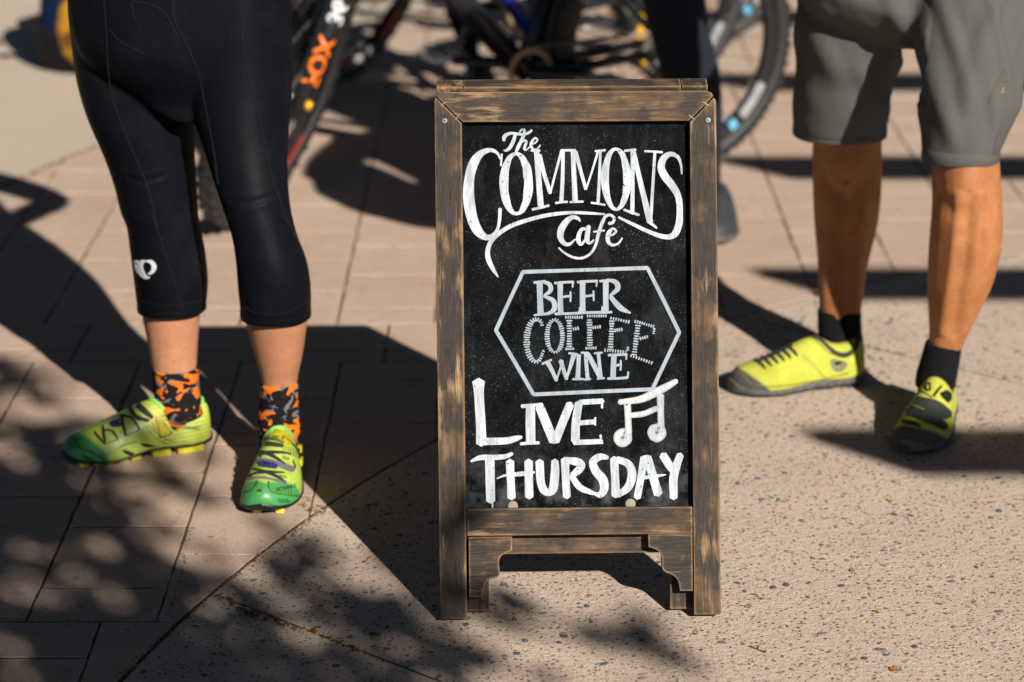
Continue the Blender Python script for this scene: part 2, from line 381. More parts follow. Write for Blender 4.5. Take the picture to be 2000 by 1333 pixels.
def columns(xs, y0, y1, step, offs):
    for i in range(len(xs)-1):
        ys = [y0]; y = offs[i % len(offs)]
        while y-step > y0+.06: y -= step
        while y < y1-.06:
            if y > y0+.06: ys.append(y)
            y += step
        ys.append(y1)
        for k in range(len(ys)-1): paver(xs[i], xs[i+1], ys[k], ys[k+1])
columns([-.675+.225*k for k in range(-4, 8)], 2.825, 3.62, .265, [3.355, 3.22])
columns([-1.03+.225*k for k in range(-2, 1)]+[-.80+.216*k for k in range(0, 9)], 3.62, 4.92, .265, [3.893, 4.016])
columns([-.277+.225*k for k in range(-6, 8)], 4.92, 5.18, .5, [5.5])
columns([-.395+.22*k for k in range(-9, 12)], 5.18, 7.7, .25, [5.43, 5.55])
columns([-.30+.22*k for k in range(-11, 13)], 7.7, 9.7, .25, [7.9, 8.05])
JN = np.array((.64, .77)); js = [-5., .73, 2.543, 4.354, 6.165, 20.]
disc = [CC+(CR-.002)*np.array((math.cos(q), math.sin(q))) for q in [2*math.pi*i/200 for i in range(200)]]
for i in range(5):
    p = clip(clip(disc, JN*(js[i]+.003), JN), JN*(js[i+1]-.003), -JN)
    V, F = slabmesh(p, -.06, .0015); o = mk('concrete_slab', V, F, AGG); tag(o, kind='structure')
a0, a1 = LP-LD*5, LP+LD*8
V, F = slabmesh([a0, a1, a1+(-9, 0), a0+(-9, 0)], -.06, .006); o = mk('pale_concrete', V, F, SMOOTHC); tag(o, kind='structure')
# pebbles set in the concrete
def pebble_mat():
    a = N('pebbles'); gm = a.n('NewGeometry'); r = gm.outputs['Random Per Island']
    c = a.ramp(r, [(0, (.09, .09, .10)), (.25, (.17, .155, .15)), (.5, (.24, .21, .195)), (.68, (.12, .11, .115)), (.8, (.33, .25, .19)), (.9, (.30, .15, .08)), (1, (.42, .40, .38))], 'CONSTANT')
    c = a.mix(.35, c, a.ramp(a.noise(200, 3, .6, gm.outputs['Position']), [(.3, .35), (.7, 1.)]), 'MULTIPLY'); a.set(c, .7); return a.m
PEB = pebble_mat(); parts = []
def pebble(x, y, r, sq, h):
    q0 = random.uniform(0, 6.28); n = 7; ring = []
    ks = [random.uniform(.75, 1.15) for _ in range(n)]
    for f, z in ((1, -.001), (.82, h*.6), (.4, h)):
        ring.append([Vector((x+r*f*ks[i]*(math.cos(2*math.pi*i/n)*math.cos(q0)-sq*math.sin(2*math.pi*i/n)*math.sin(q0)), y+r*f*ks[i]*(math.cos(2*math.pi*i/n)*math.sin(q0)+sq*math.sin(2*math.pi*i/n)*math.cos(q0)), z)) for i in range(n)])
    V, F = rings(ring, cap=False); F.append(tuple(range(2*n, 3*n))); parts.append((V, F))
cnt = 0
while cnt < 7500:
    x, y = random.uniform(-.75, 1.7), random.uniform(3.15, 6.1)
    if math.hypot(x-CC[0], y-CC[1]) > CR-.015 or abs(x) > .23*y+.1: continue
    r = .0016+.0011*random.expovariate(1.)
    if random.random() < .07: r = random.uniform(.0045, .0105)
    pebble(x, y, min(r, .0115), random.uniform(.45, .9), min(r*.22, .0013)); cnt += 1
o = mk('pebbles', *merge(parts), PEB, None, True); tag(o, 'small dark grey and rusty pebbles set in the pale concrete', 'pebbles', kind='stuff')
# ---------------------------------------------------------------- chalkboard sign
AL = R(18.4); LIFT = .0084; PXM = 1183.
base = gnd(1135, 1206, LIFT)
ux = Vector((math.cos(R(1.5)), math.sin(R(1.5)), 0)); bk = Vector((-ux.y, ux.x, 0))
vx = bk*math.sin(AL)+Vector((0, 0, math.cos(AL))); nx = ux.cross(vx)
MS = Matrix(((ux.x, vx.x, nx.x, base.x), (ux.y, vx.y, nx.y, base.y), (ux.z, vx.z, nx.z, base.z), (0, 0, 0, 1)))
sg = bpy.data.objects.new('cafe_sign', None); COL.objects.link(sg); sg.matrix_world = MS; sg.empty_display_size = .1
tag(sg, 'folding wooden sandwich board with a hand lettered black chalkboard', 'sandwich board')
def UV(x, y): return ((x-1135)/PXM, (1206-y)/PXM)
def piece(name, pxs, z0, z1, mat, parent, bw=.002):
    V, F = prism([UV(*p) for p in pxs][::-1], z1, z0); o = mk(name, V, F, mat, parent, local=True); bevel(o, bw); return o
TH = -.026
ff = mk('front_frame', *box((0, .02, -.0275), (.30, .02, .001)), WH, sg, local=True)
ff.data.clear_geometry()
V, F = prism([UV(863, 1200), UV(866, 1200), UV(866, 1190), UV(863, 1190)][::-1], TH+.004, -.004); ff.data.from_pydata([tuple(v) for v in V], [], F); ff.data.materials.append(WV) if not ff.data.materials else None
piece('stile', [(861, 1207), (913.5, 1207), (911.5, 244.5), (861, 194), (858, 200)], TH, 0, WV, ff, .003)
piece('stile', [(1355, 1204), (1408, 1204), (1406, 205), (1402, 197), (1354, 245)], TH, 0, WV, ff, .003)
piece('top_rail', [(862, 192.5), (866, 187), (880, 184), (1385, 184), (1398, 188), (1401, 195.5), (1353, 243), (912.5, 243)], TH, 0, WH, ff, .003)
piece('bottom_rail', [(915, 1046), (1353.5, 1046), (1353.5, 993), (915, 993)], TH, -.001, WH, ff)
def crop(o_, sc, L): return [(o_[0]+x/sc, o_[1]+y/sc) for x, y in L]
def sm(L): return [tuple(v) for v in cat(L, 3)]
bl = [(452, 120), (1015, 120), (1015, 300)]+sm([(1000, 310), (950, 330), (880, 365), (848, 420), (842, 480), (850, 560), (845, 620), (800, 652), (720, 672), (680, 700), (655, 750), (640, 820), (620, 895)])+[(452, 905)]
br = [(822, 112), (822, 850), (655, 850)]+sm([(650, 820), (640, 750), (610, 690), (560, 645), (470, 605), (428, 560), (424, 480), (420, 400), (390, 340), (330, 302), (250, 275)])+[(247, 112)]
piece('corner_bracket', crop((850, 1030), 6.664, bl)[::-1], -.021, -.003, WH, ff, .0012)
piece('corner_bracket', crop((1230, 1030), 6.665, br)[::-1], -.021, -.003, WH, ff, .0012)
B0 = -.0175
bd = mk('chalkboard', *prism([UV(905, 1000), UV(1362, 1000), UV(1362, 236), UV(905, 236)], B0-.005, B0), CHALK, sg, local=True)
inf = mk('inner_frame', *prism([UV(960, 1044), UV(1318, 1044), UV(1318, 1040), UV(960, 1040)], -.046, -.0275), WH, sg, local=True)
piece('rail', [(958, 1085), (1311, 1085), (1311, 1045), (958, 1045)], -.046, -.0275, WH, inf)
piece('leg', [(905, 1196), (957, 1196), (957, 1060), (905, 1060)], -.044, -.027, WV, inf)
piece('leg', [(1311.5, 1196), (1362, 1196), (1362, 1060), (1311.5, 1060)], -.044, -.027, WV, inf)
# rear half of the A
top = MS @ Vector((-.006, .870, -.029)); top.z += .004
v2 = -bk*math.sin(AL)+Vector((0, 0, math.cos(AL))); Lr = (top.z-.0085)/math.cos(AL)
b2 = top-v2*Lr; n2 = ux.cross(v2)
M2 = MS.inverted() @ Matrix(((ux.x, v2.x, n2.x, b2.x), (ux.y, v2.y, n2.y, b2.y), (ux.z, v2.z, n2.z, b2.z), (0, 0, 0, 1)))
rf = mk('rear_frame', *box((0, .12, -.013), (.37, .045, .022), M2), WH, sg, local=True)
def rp(name, c, d, mat, par=rf):
    o = mk(name, *box(c, d, M2), mat, par, local=True); bevel(o, .003); return o
rp('stile', (-.203, Lr/2, -.013), (.044, Lr, .026), WV); rp('stile', (.203, Lr/2, -.013), (.044, Lr, .026), WV)
rp('top_rail', (0, Lr-.024, -.013), (.361, .048, .0262), WH); rp('back_panel', (0, .48, -.012), (.36, .68, .006), CHALK)
for sx in (-.17, .17):
    o = mk('hinge', *box((sx, .845, -.030), (.03, .02, .006)), STEEL, sg, local=True)
# lettering
C1, C2, C3 = (840, 150), (840, 500), (840, 820); K = 3.332; zi = [0]
def letters(name, o_, strokes, mat, label=None, m=7):
    parts = []
    for st in strokes:
        zi[0] += 0 if name[0:4] == 'bead' else 1; z = B0+.0001+zi[0]*.0000025
        if max(p[2] for p in st) > 11 and not name.startswith('beaded'):
            st = [(p[0]+random.gauss(0, .8), p[1]+random.gauss(0, .8), p[2]*random.uniform(.94, 1.06)) for p in st]
        L = ribbon2(st, m=m); V = []; F = []
        for k, (a, b) in enumerate(L):
            for p in (a, b):
                u, v = UV(o_[0]+min(p[0], 1671)/K, o_[1]+p[1]/K); V.append(Vector((u, v, z)))
            if k: F.append((2*k-2, 2*k-1, 2*k+1, 2*k))
        parts.append((V, F))
    o = mk(name, *merge(parts), mat, bd, local=True)
    if label: o['label'] = label
    return o
def ell(cx, cy, rx, ry, w0, w1, n=28, rot=0):
    return [(cx+rx*math.cos(q)+rot*ry*math.sin(q), cy+ry*math.sin(q), w0+w1*abs(math.cos(q))**1.3) for q in [2*math.pi*i/n-1.2 for i in range(n+1)]]
def seg(x0, y0, w0, x1, y1, w1=None): return [(x0, y0, w0), ((x0+x1)/2, (y0+y1)/2, (w0+(w1 or w0))/2*.97), (x1, y1, w1 or w0)]
letters('lettering', C1, [[(508, 425, 18), (515, 397, 26), (545, 379, 18), (580, 380, 16), (625, 386, 16), (665, 378, 16), (692, 358, 12)], [(585, 388, 20), (570, 430, 26), (548, 472, 24), (522, 490, 16), (508, 486, 8)],
  [(610, 378, 10), (624, 357, 12), (645, 354, 13)], [(645, 360, 16), (630, 410, 22), (602, 470, 22), (588, 498, 16)], [(606, 458, 10), (638, 427, 14), (655, 430, 16), (648, 455, 18), (641, 478, 16), (656, 484, 10), (682, 460, 8)],
  [(690, 452, 8), (714, 441, 10), (727, 420, 12), (714, 410, 12), (695, 427, 16), (686, 455, 18), (696, 480, 16), (722, 484, 12), (746, 455, 9)]], WHITE, 'white script word The')
letters('lettering', C1, [[(489, 588, 12), (496, 512, 12)], [(484, 545, 10), (470, 512, 16), (445, 492, 24), (408, 486, 28), (360, 508, 42), (315, 565, 60), (285, 660, 66), (279, 790, 70), (298, 920, 70), (335, 1008, 58), (385, 1052, 40), (430, 1044, 28), (460, 1005, 22), (477, 940, 20), (482, 866, 22)],
  ell(588, 705, 80, 195, 20, 38), seg(686, 492, 14, 744, 490), seg(722, 498, 34, 745, 850, 38), seg(692, 874, 16, 800, 848), seg(738, 520, 30, 808, 768, 24), seg(808, 768, 12, 884, 495, 18),
  seg(896, 495, 22, 880, 828, 26), seg(880, 490, 16, 974, 490), seg(958, 494, 28, 968, 822, 36), seg(842, 832, 15, 918, 826), seg(936, 826, 15, 1022, 824), seg(972, 500, 26, 1040, 745, 22), seg(1040, 745, 11, 1122, 500, 16),
  seg(1138, 496, 16, 1118, 838, 22), seg(1104, 497, 15, 1168, 492), seg(1074, 832, 14, 1165, 848), ell(1237, 680, 72, 196, 18, 32),
  seg(1292, 496, 16, 1366, 490), seg(1345, 494, 26, 1342, 905, 28), seg(1286, 880, 17, 1385, 915), seg(1350, 500, 32, 1456, 960, 40), seg(1450, 960, 24, 1500, 1000, 12), seg(1492, 502, 18, 1462, 950, 20), seg(1426, 499, 14, 1540, 506),
  [(1664, 650, 10), (1660, 590, 14), (1640, 538, 24), (1594, 521, 30), (1547, 548, 42), (1532, 605, 50), (1555, 665, 52), (1600, 722, 48), (1638, 790, 44), (1650, 870, 42), (1646, 960, 46), (1622, 1033, 42), (1580, 1058, 34), (1510, 1048, 28), (1420, 1010, 25), (1330, 966, 22), (1252, 928, 14)]], WHITE, 'large white serif word COMMONS')
letters('lettering', C1, [[(465, 1310, 8), (430, 1255, 26), (404, 1190, 34), (400, 1130, 32), (425, 1075, 28), (480, 1022, 26), (560, 976, 26), (680, 935, 26), (800, 910, 24), (940, 895, 20), (1060, 898, 18), (1160, 908, 12)]], WHITE, 'long white flourish under COMMONS')
letters('lettering', C1, [[(1000, 952, 10), (986, 932, 22), (950, 926, 26), (910, 952, 40), (880, 1002, 44), (872, 1055, 40), (895, 1094, 28), (930, 1100, 20), (970, 1068, 10)], [(1040, 1000, 18), (1010, 1006, 22), (990, 1045, 30), (990, 1083, 28), (1010, 1100, 18), (1040, 1060, 10)],
  [(1056, 985, 28), (1045, 1068, 34), (1064, 1095, 18), (1090, 1075, 10)], [(1188, 968, 22), (1214, 960, 20), (1222, 932, 18), (1196, 912, 18), (1165, 925, 20), (1140, 975, 22), (1120, 1040, 22), (1100, 1108, 18), (1065, 1165, 16), (1010, 1192, 16), (950, 1185, 16), (900, 1157, 14), (860, 1122, 10)], seg(1088, 1020, 12, 1160, 1015),
  [(1170, 1052, 10), (1213, 1041, 14), (1234, 1016, 14), (1214, 1000, 16), (1186, 1030, 28), (1180, 1078, 28), (1205, 1107, 18), (1245, 1100, 14), (1275, 1062, 9)]], WHITE, 'white script word Cafe')
letters('border', C2, [seg(*a, 25, *b, 25) for a, b in (((625, 112), (1438, 92)), ((1438, 92), (1640, 515)), ((1640, 515), (1462, 882)), ((1462, 882), (690, 908)), ((690, 908), (447, 490)), ((447, 490), (625, 112)))], PALE, 'thin grey white hexagon border')
def E_(x, y0, y1, w, tw, mw, bw, sl=0, mid=True):
    s = [seg(x, y0, w, x+sl, y1, w), seg(x-w*.95, y0, w*.48, x+tw, y0-4), seg(x+tw, y0-8, w*.36, x+tw-4, y0+30, w*.3), seg(x+4, (y0+y1)/2-4, w*.45, x+mw, (y0+y1)/2-12), seg(x+mw, (y0+y1)/2-40, w*.34, x+mw, (y0+y1)/2+25)]
    if bw: s += [seg(x+sl-w*.95, y1+4, w*.48, x+bw, y1), seg(x+bw+4, y1+2, w*.4, x+bw+10, y1-38, w*.3)]
    return s
letters('lettering', C2, [seg(735, 182, 38, 740, 385, 40), seg(697, 181, 18, 770, 173), [(755, 176, 18), (800, 196, 30), (804, 235, 28), (765, 266, 16)], [(760, 270, 16), (822, 300, 32), (830, 350, 34), (790, 384, 20), (697, 394, 12)]]
  + E_(868, 184, 383, 36, 84, 66, 118)+E_(1014, 179, 378, 36, 94, 70, 118)+[seg(1165, 176, 36, 1165, 378, 36), seg(1126, 176, 16, 1190, 168), [(1172, 168, 16), (1230, 184, 32), (1240, 228, 34), (1192, 272, 18)], [(1195, 278, 26), (1255, 348, 36), (1325, 385, 12)], seg(1126, 383, 16, 1202, 378)], PALE, 'grey white word BEER')
def beads(strokes):
    out = []
    for st in strokes:
        C = cat(st, 24); acc = 0
        for k in range(1, len(C)):
            t = C[k][:2]-C[k-1][:2]; d = np.linalg.norm(t); acc += d
            if acc > 14.5:
                acc = 0; t = t/(d+1e-9); nn = np.array((-t[1], t[0])); w = C[k][2]*random.uniform(.75, 1.05)/2; p = C[k][:2]
                out.append([(*(p-nn*w), random.uniform(7, 11)), (*p, random.uniform(8, 12)), (*(p+nn*w), random.uniform(7, 11))])
    return out
def sg2(*a): return [(p[0], p[1], p[2]) for p in seg(*a)]
letters('beaded_lettering', C2, beads([[(750, 475, 22), (740, 435, 22), (708, 420, 24), (672, 448, 34), (649, 530, 40), (652, 620, 40), (682, 684, 30), (722, 694, 22), (757, 625, 18)], ell(830, 530, 50, 106, 16, 16), sg2(925, 415, 34, 925, 615), sg2(888, 408, 18, 1008, 410), sg2(938, 490, 20, 985, 480), sg2(890, 616, 16, 955, 614),
  sg2(1056, 412, 34, 1058, 608), sg2(1030, 402, 17, 1172, 402), sg2(1066, 480, 20, 1130, 472), sg2(1018, 612, 16, 1102, 610), sg2(1204, 420, 32, 1192, 620), sg2(1180, 412, 17, 1312, 442), sg2(1208, 500, 20, 1266, 490), sg2(1140, 622, 18, 1302, 640), sg2(1300, 640, 14, 1308, 600),
  sg2(1374, 450, 34, 1346, 655), sg2(1340, 435, 17, 1482, 475), sg2(1480, 475, 14, 1472, 528), sg2(1372, 555, 20, 1432, 540), sg2(1310, 655, 18, 1470, 715)]), PALE, 'stitched looking word COFFEE', 2)
letters('lettering', C2, [seg(747, 712, 14, 808, 684), seg(784, 702, 32, 840, 818, 24), seg(840, 818, 11, 882, 692, 14), seg(866, 690, 30, 905, 812, 24), seg(905, 812, 12, 955, 650, 34), seg(920, 644, 14, 978, 650), seg(986, 656, 28, 976, 810, 32), seg(942, 813, 14, 1015, 812),
  seg(1030, 645, 24, 1040, 808, 26), seg(1002, 640, 14, 1050, 640), seg(1045, 650, 30, 1125, 805, 34), seg(1112, 642, 24, 1128, 800, 22), seg(1086, 646, 13, 1138, 640), seg(1022, 815, 13, 1062, 812), seg(1104, 812, 13, 1150, 808)]+E_(1215, 657, 806, 36, 82, 42, 82, -8), PALE, 'grey white word WINE')
letters('lettering', C2, [[(332, 822, 84), (336, 900, 66), (345, 1100, 66), (348, 1225, 68)], [(345, 1212, 50), (500, 1210, 44), (570, 1195, 40), (608, 1184, 20)], seg(668, 985, 60, 668, 1220, 62), seg(612, 984, 24, 745, 975), seg(602, 1228, 20, 722, 1222), seg(728, 988, 58, 818, 1215, 62), seg(925, 972, 56, 828, 1215, 52),
  [(982, 966, 48), (962, 1100, 56), (958, 1212, 56)], seg(990, 962, 34, 1140, 956), seg(1137, 945, 14, 1134, 1000), seg(975, 1098, 32, 1085, 1090), seg(1090, 1062, 12, 1088, 1112), seg(948, 1222, 34, 1128, 1218), seg(1122, 1178, 16, 1132, 1232)], WHITE, 'large white word LIVE')
note = [[(1247, 963, 26), (1380, 948, 38), (1480, 905, 42), (1560, 862, 38), (1622, 828, 22)], seg(1300, 962, 36, 1306, 1165, 34), seg(1515, 918, 36, 1518, 1130, 34), [(1312, 1050, 26), (1400, 1040, 26), (1495, 1005, 26)], ell(1268, 1195, 33, 33, 44, 0, 18), ell(1490, 1165, 33, 33, 44, 0, 18)]
letters('music_note', C2, [[(p[0], p[1], p[2]*1.1+7) for p in st] for st in note], CREAM, 'cream edge of the painted music note'); letters('music_note', C2, [[(p[0], p[1], p[2]*.82) for p in st] for st in note], WHITE, 'white painted pair of beamed music notes')
letters('lettering', C3, [[(280, 272, 14), (340, 252, 34), (430, 250, 34), (500, 245, 30), (548, 226, 22)], seg(400, 258, 62, 404, 532, 58), seg(416, 540, 14, 415, 576, 8), seg(532, 275, 56, 540, 512, 54), seg(650, 275, 56, 655, 508, 54), [(447, 386, 8), (500, 366, 14), (600, 358, 30), (690, 350, 16)],
  [(724, 278, 54), (730, 400, 56), (750, 462, 54), (786, 480, 46), (814, 450, 54), (825, 350, 56), (825, 275, 48)], seg(890, 265, 54, 900, 510, 52), [(900, 272, 40), (972, 286, 54), (994, 312, 50), (960, 352, 44), (930, 370, 28)], [(930, 375, 38), (985, 448, 44), (1050, 480, 34), (1095, 495, 14)],
  [(1168, 256, 26), (1115, 252, 44), (1072, 287, 54), (1090, 345, 56), (1134, 400, 56), (1143, 460, 56), (1118, 498, 42), (1075, 490, 18)], seg(1210, 265, 56, 1220, 505, 56), [(1226, 268, 40), (1300, 300, 52), (1326, 370, 58), (1300, 450, 54), (1230, 506, 38)],
  seg(1410, 260, 56, 1358, 520, 44), seg(1425, 258, 58, 1496, 500, 56), [(1400, 390, 24), (1480, 380, 24), (1545, 372, 8)], [(1526, 242, 50), (1570, 312, 54), (1600, 350, 46)], [(1642, 242, 44), (1618, 312, 54), (1595, 400, 56), (1595, 525, 48)]], WHITE, 'large white word THURSDAY')
def disc3(c, r, h, n=20):
    return rings([[Vector((c[0]+r*k*math.cos(q), c[1]+r*k*math.sin(q), z)) for q in [2*math.pi*i/n for i in range(n)]] for k, z in ((1, c[2]), (1, c[2]+h*.6), (.75, c[2]+h))])
for x, y in ((878, 240), (1390, 242)):
    o = mk('screw', *disc3((*UV(x, y), -.0002), .0042, .0007), STEEL, sg, local=True)
    mk('slot', *merge([box((*UV(x, y), .0006), (.005, .0011, .0004)), box((*UV(x, y), .00065), (.0011, .005, .0004))]), INK, o, local=True)
for x, y in ((1004.5, 990), (1234, 988)): mk('peg', *disc3((*UV(x, y), B0), .0085, .003), plain('pale_peg', (.24, .20, .155), .8), sg, local=True)
for (x, y), q in (((876, 207), .5), ((903, 233), .9), ((1386, 210), -.6), ((1358, 236), -.7)):
    M = Matrix.Translation((*UV(x, y), .0003)) @ Matrix.Rotation(q, 4, 'Z'); mk('staple', *box((0, 0, 0), (.0115, .0013, .001), M), STEEL, sg, local=True)
for y in (1011, 1034):
    for x in (914.3, 1354.3): mk('staple', *box((*UV(x, y), .0003), (.010, .0013, .001)), INK, sg, local=True)
# ---------------------------------------------------------------- people
def rows3(rows, Ys, ratio=1., k=3, grow=0.):
    R_ = cat(rows, k); out = []
    yy = [a for a, _ in Ys]; YY = [b for _, b in Ys]
    for y, xl, xr in R_:
        Y = float(np.mean([np.interp(y+e, yy, YY) for e in range(-120, 121, 20)])); c = at((xl+xr)/2, y, Y); r = (xr-xl)/2*depth(c)/FPX+grow
        out.append((c, r, r*ratio))
    return out
def dz(rows, a, b):      # widen a run of rows downwards in a straight line
    return rows
def limb(P, rad, n=12): return tube([tuple(v) for v in cat(P, 4)], [float(v[0]) for v in cat([(r,) for r in rad], 4)], n)
def hand(w, d, up, side):      # palm and five bent fingers from the wrist
    w = Vector(w); d = Vector(d).normalized(); u = Vector(up).normalized(); s = d.cross(u)*side; P = []
    P.append(tube([w, w+d*.03, w+d*.07, w+d*.092], [.024, .030, .034, .026], 10))
    for k, (o_, L) in enumerate(((-.027, .062), (-.009, .075), (.009, .070), (.026, .055))):
        b = w+d*.08+s*o_; P.append(tube([b, b+d*L*.4+u*.004, b+d*L*.75-u*.008, b+d*L*.95-u*.022], [.0095, .009, .0082, .0068], 8))
    b = w+d*.03-s*.026; P.append(tube([b, b-s*.022+d*.022, b-s*.032+d*.05-u*.006, b-s*.034+d*.068-u*.014], [.012, .011, .0095, .0075], 8)); return P
def upper(cx, cy, z0, elbows, wrists):
    c = lambda z, dy=0: Vector((cx, cy+dy, z))
    T = [(z0-.10, .160, .115), (z0+.05, .148, .108), (z0+.20, .165, .118), (z0+.33, .185, .120), (z0+.41, .170, .100), (z0+.45, .085, .075)]
    tor = oval([(c(z), rx, ry) for z, rx, ry in [tuple(v) for v in cat(T, 3)]])
    body = [tor, limb([c(z0+.40, .01), c(z0+.48, 0), c(z0+.56, -.02)], [.062, .055, .058])]
    H = [(z0+.525, .035, .045), (z0+.55, .055, .075), (z0+.60, .068, .090), (z0+.65, .075, .098), (z0+.70, .074, .096), (z0+.745, .056, .075), (z0+.77, .02, .03)]
    body.append(oval([(c(z, -.025), rx, ry) for z, rx, ry in [tuple(v) for v in cat(H, 3)]]))
    body.append(tube([c(z0+.67, -.115), c(z0+.64, -.132), c(z0+.615, -.122)], [.008, .014, .013], 8))
    for q in (-1, 1): body.append(tube([c(z0+.60, -.015)+Vector((q*.073, 0, 0)), c(z0+.64, 0)+Vector((q*.08, 0, 0)), c(z0+.67, 0)+Vector((q*.076, 0, 0))], [.010, .014, .010], 8))
    shirt = [oval([(c(z), rx+.012, ry+.012) for z, rx, ry in [tuple(v) for v in cat(T, 3)]])]
    for k, q in enumerate((-1, 1)):
        sh = c(z0+.375)+Vector((q*.175, 0, 0)); el = Vector(elbows[k]); wr = Vector(wrists[k])
        body.append(limb([sh, sh.lerp(el, .5)+Vector((q*.012, 0, 0)), el, el.lerp(wr, .45), wr], [.052, .046, .037, .038, .026]))
        body += hand(wr, (wr-el), (0, -1, .2), -q)
        shirt.append(limb([sh, sh.lerp(el, .5)+Vector((q*.012, 0, 0)), sh.lerp(el, .85)], [.066, .060, .056]))
    hair = oval([(c(z, -.015+.012), rx, ry) for z, rx, ry in ((z0+.665, .080, .092), (z0+.70, .081, .098), (z0+.745, .062, .080), (z0+.78, .02, .03))])
    eyes = [(c(z0+.665, -.112)+Vector((q*.03, 0, 0))) for q in (-1, 1)]; mouth = c(z0+.585, -.108)
    return body, shirt, hair, eyes, mouth
def face(p, eyes, mouth, BV):
    for e in eyes:
        h = BV.find_nearest(e); q = h[0]; mk('eye', *oval([(q+Vector((0, 0, z)), r, r*.5) for z, r in ((-.007, .004), (-.003, .011), (.003, .011), (.007, .004))], 12), INK, p, True)
    h = BV.find_nearest(mouth)[0]; mk('mouth', *tube([h+Vector((-.024, .004, .002)), h, h+Vector((.024, .004, .002))], [.003, .006, .003], 8), plain('lips', (.35, .12, .09), .5), p, True)
# ---- shoes
ST = [0, .012, .035, .08, .16, .25, .35, .45, .56, .68, .79, .88, .95, .985, 1]
SW = [.006, .018, .0275, .0350, .0390, .0395, .0395, .042, .048, .0535, .0530, .047, .035, .022, .006]
SH = [.062, .082, .094, .098, .088, .088, .108, .109, .096, .082, .071, .063, .054, .045, .034]
SB = [.021, .020, .019, .018, .018, .020, .023, .023, .019, .014, .012, .013, .016, .020, .023]
def shoe(person, toe, heel, L, mat, side, style, pitch=0.):
    toe = Vector((*toe[:2], 0)); heel = Vector((*heel[:2], 0)); d = (toe-heel).normalized(); mid = (toe+heel)/2; heel = mid-d*L/2
    a = math.atan2(d.y, d.x)
    M = Matrix.Translation(heel) @ Matrix.Rotation(a, 4, 'Z') @ Matrix.Translation((L*.75, 0, 0)) @ Matrix.Rotation(pitch, 4, 'Y') @ Matrix.Translation((-L*.75, 0, 0))
    f = lambda X, t: float(np.interp(t, ST, X))
    ts = sorted(set([round(v, 4) for v in np.linspace(0, 1, 41)]+[.006, .012, .024, .975, .985, .994])); rs = []; sl = []; n = 36
    # smoothed profile tables
    for t in ts:
        sw = np.mean([f(SW, min(1, max(0, t+e))) for e in (-.02, 0, .02)]) if .03 < t < .96 else f(SW, t)
        sh = np.mean([f(SH, min(1, max(0, t+e))) for e in (-.04, -.02, 0, .02, .04)]) if .05 < t < .95 else f(SH, t)
        sb = f(SB, t); cy = side*.010*math.sin(math.pi*min(1, max(0, (t-.1)/.9)))-side*.006*t; ring = []
        for i in range(n):
            q = 2*math.pi*i/n; cs, sn = math.cos(q), math.sin(q)
            wv = math.copysign(abs(cs)**.8, cs)*sw; 
            if sn > 0: z = sb+(sh-sb)*sn**.85; wv *= 1-.30*sn**2
            else: z = sb-.005*abs(sn)**.7
            ring.append(Vector((t*L, cy+wv, z)))
        rs.append(ring)
        zt = sb+(.006 if style == 'race' else .012); zb = sb-.006 if style == 'race' else max(0.002, sb-.02)
        k = 1.05 if style == 'race' else 1.09; sl.append([Vector((t*L+(.003 if t > .5 else -.003)*abs(t-.5)*2, cy+math.copysign(abs(math.cos(q))**.6, math.cos(q))*sw*k, (zt+zb)/2+math.sin(q)*(zt-zb)/2)) for q in [2*math.pi*i/20 for i in range(20)]])
    V, F = rings(rs); o = mk('shoe', V, F, mat, None, True); o.parent = person
    o.matrix_local = wm(person).inverted() @ M; WMAT[o.name] = M; fixn(o)
    Vs, Fs = rings(sl); s = mk('sole', Vs, Fs, BLKP if style == 'race' else GSOLE, o, True, local=True); fixn(s)
    lug = YEL if style == 'race' else BLACK
    for x0, x1 in ((.02, .075), (.085, .125)) if style == 'race' else ((.02, .06), (.08, .12), (.14, .18)):
        for q in (-1, 1):
            b = f(SB, x0/L); bevel(mk('lug', *box(((x0+x1)/2, q*.019, (b-.003)/2), (x1-x0-.004, .030, b-.003)), lug, o, local=True), .002, 1)
    for x0 in (.155, .18, .205, .23, .255):
        for q in (-1, 1):
            w = f(SW, x0/L)*.46; b = f(SB, x0/L)-.002; bevel(mk('lug', *box((x0, q*w+side*.004, b/2), (.019, w*.75, b)), lug, o, local=True), .0015, 1)
    return o, bvh(o), M
GSOLE = plain('worn_grey_rubber', (.075, .07, .065), .8, 0, .5, 70)
def lime_mat():
    a = N('lime_green_patent'); x = a.sep(); t = a.math('ADD', x[0], a.math('MULTIPLY', a.math('ABSOLUTE', x[1]), .55)); t = a.math('SUBTRACT', t, a.math('MULTIPLY', x[2], .45))
    f = a.ramp(t, [(.2330, 0.), (.2365, 1.)]); n = a.noise(30, 4)
    c = a.mix(a.ramp(x[0], [(.10, 0.), (.25, 1.)]), (.45, .52, .075), (.34, .47, .065)); c = a.mix(f, c, (.045, .27, .075)); c = a.mix(a.ramp(n, [(.58, 0.), (.8, .4)]), c, (.12, .15, .05))
    z = a.math('MULTIPLY_ADD', x[0], .55, x[2]); w = a.n('TexWave'); w.bands_direction = 'Z'; w.inputs['Scale'].default_value = 42; w.inputs['Distortion'].default_value = 1.2; w.inputs['Detail Scale'].default_value = .3
    a.l(a.mapp((.25, .6, 1)), w.inputs[0]); st = a.math('MULTIPLY', a.ramp(w.outputs['Fac'], [(.10, 1.), (.22, 0.)]), a.ramp(x[0], [(.10, .5), (.13, 0.)])); c = a.mix(st, c, (.10, .16, .02))
    a.set(c, .42, 0., Coat_Weight=.12, Coat_Roughness=.25); b = a.bump(a.noise(60, 3), .25, .002); a.bump(a.noise(500, 2), .3, .0008, b); return a.m
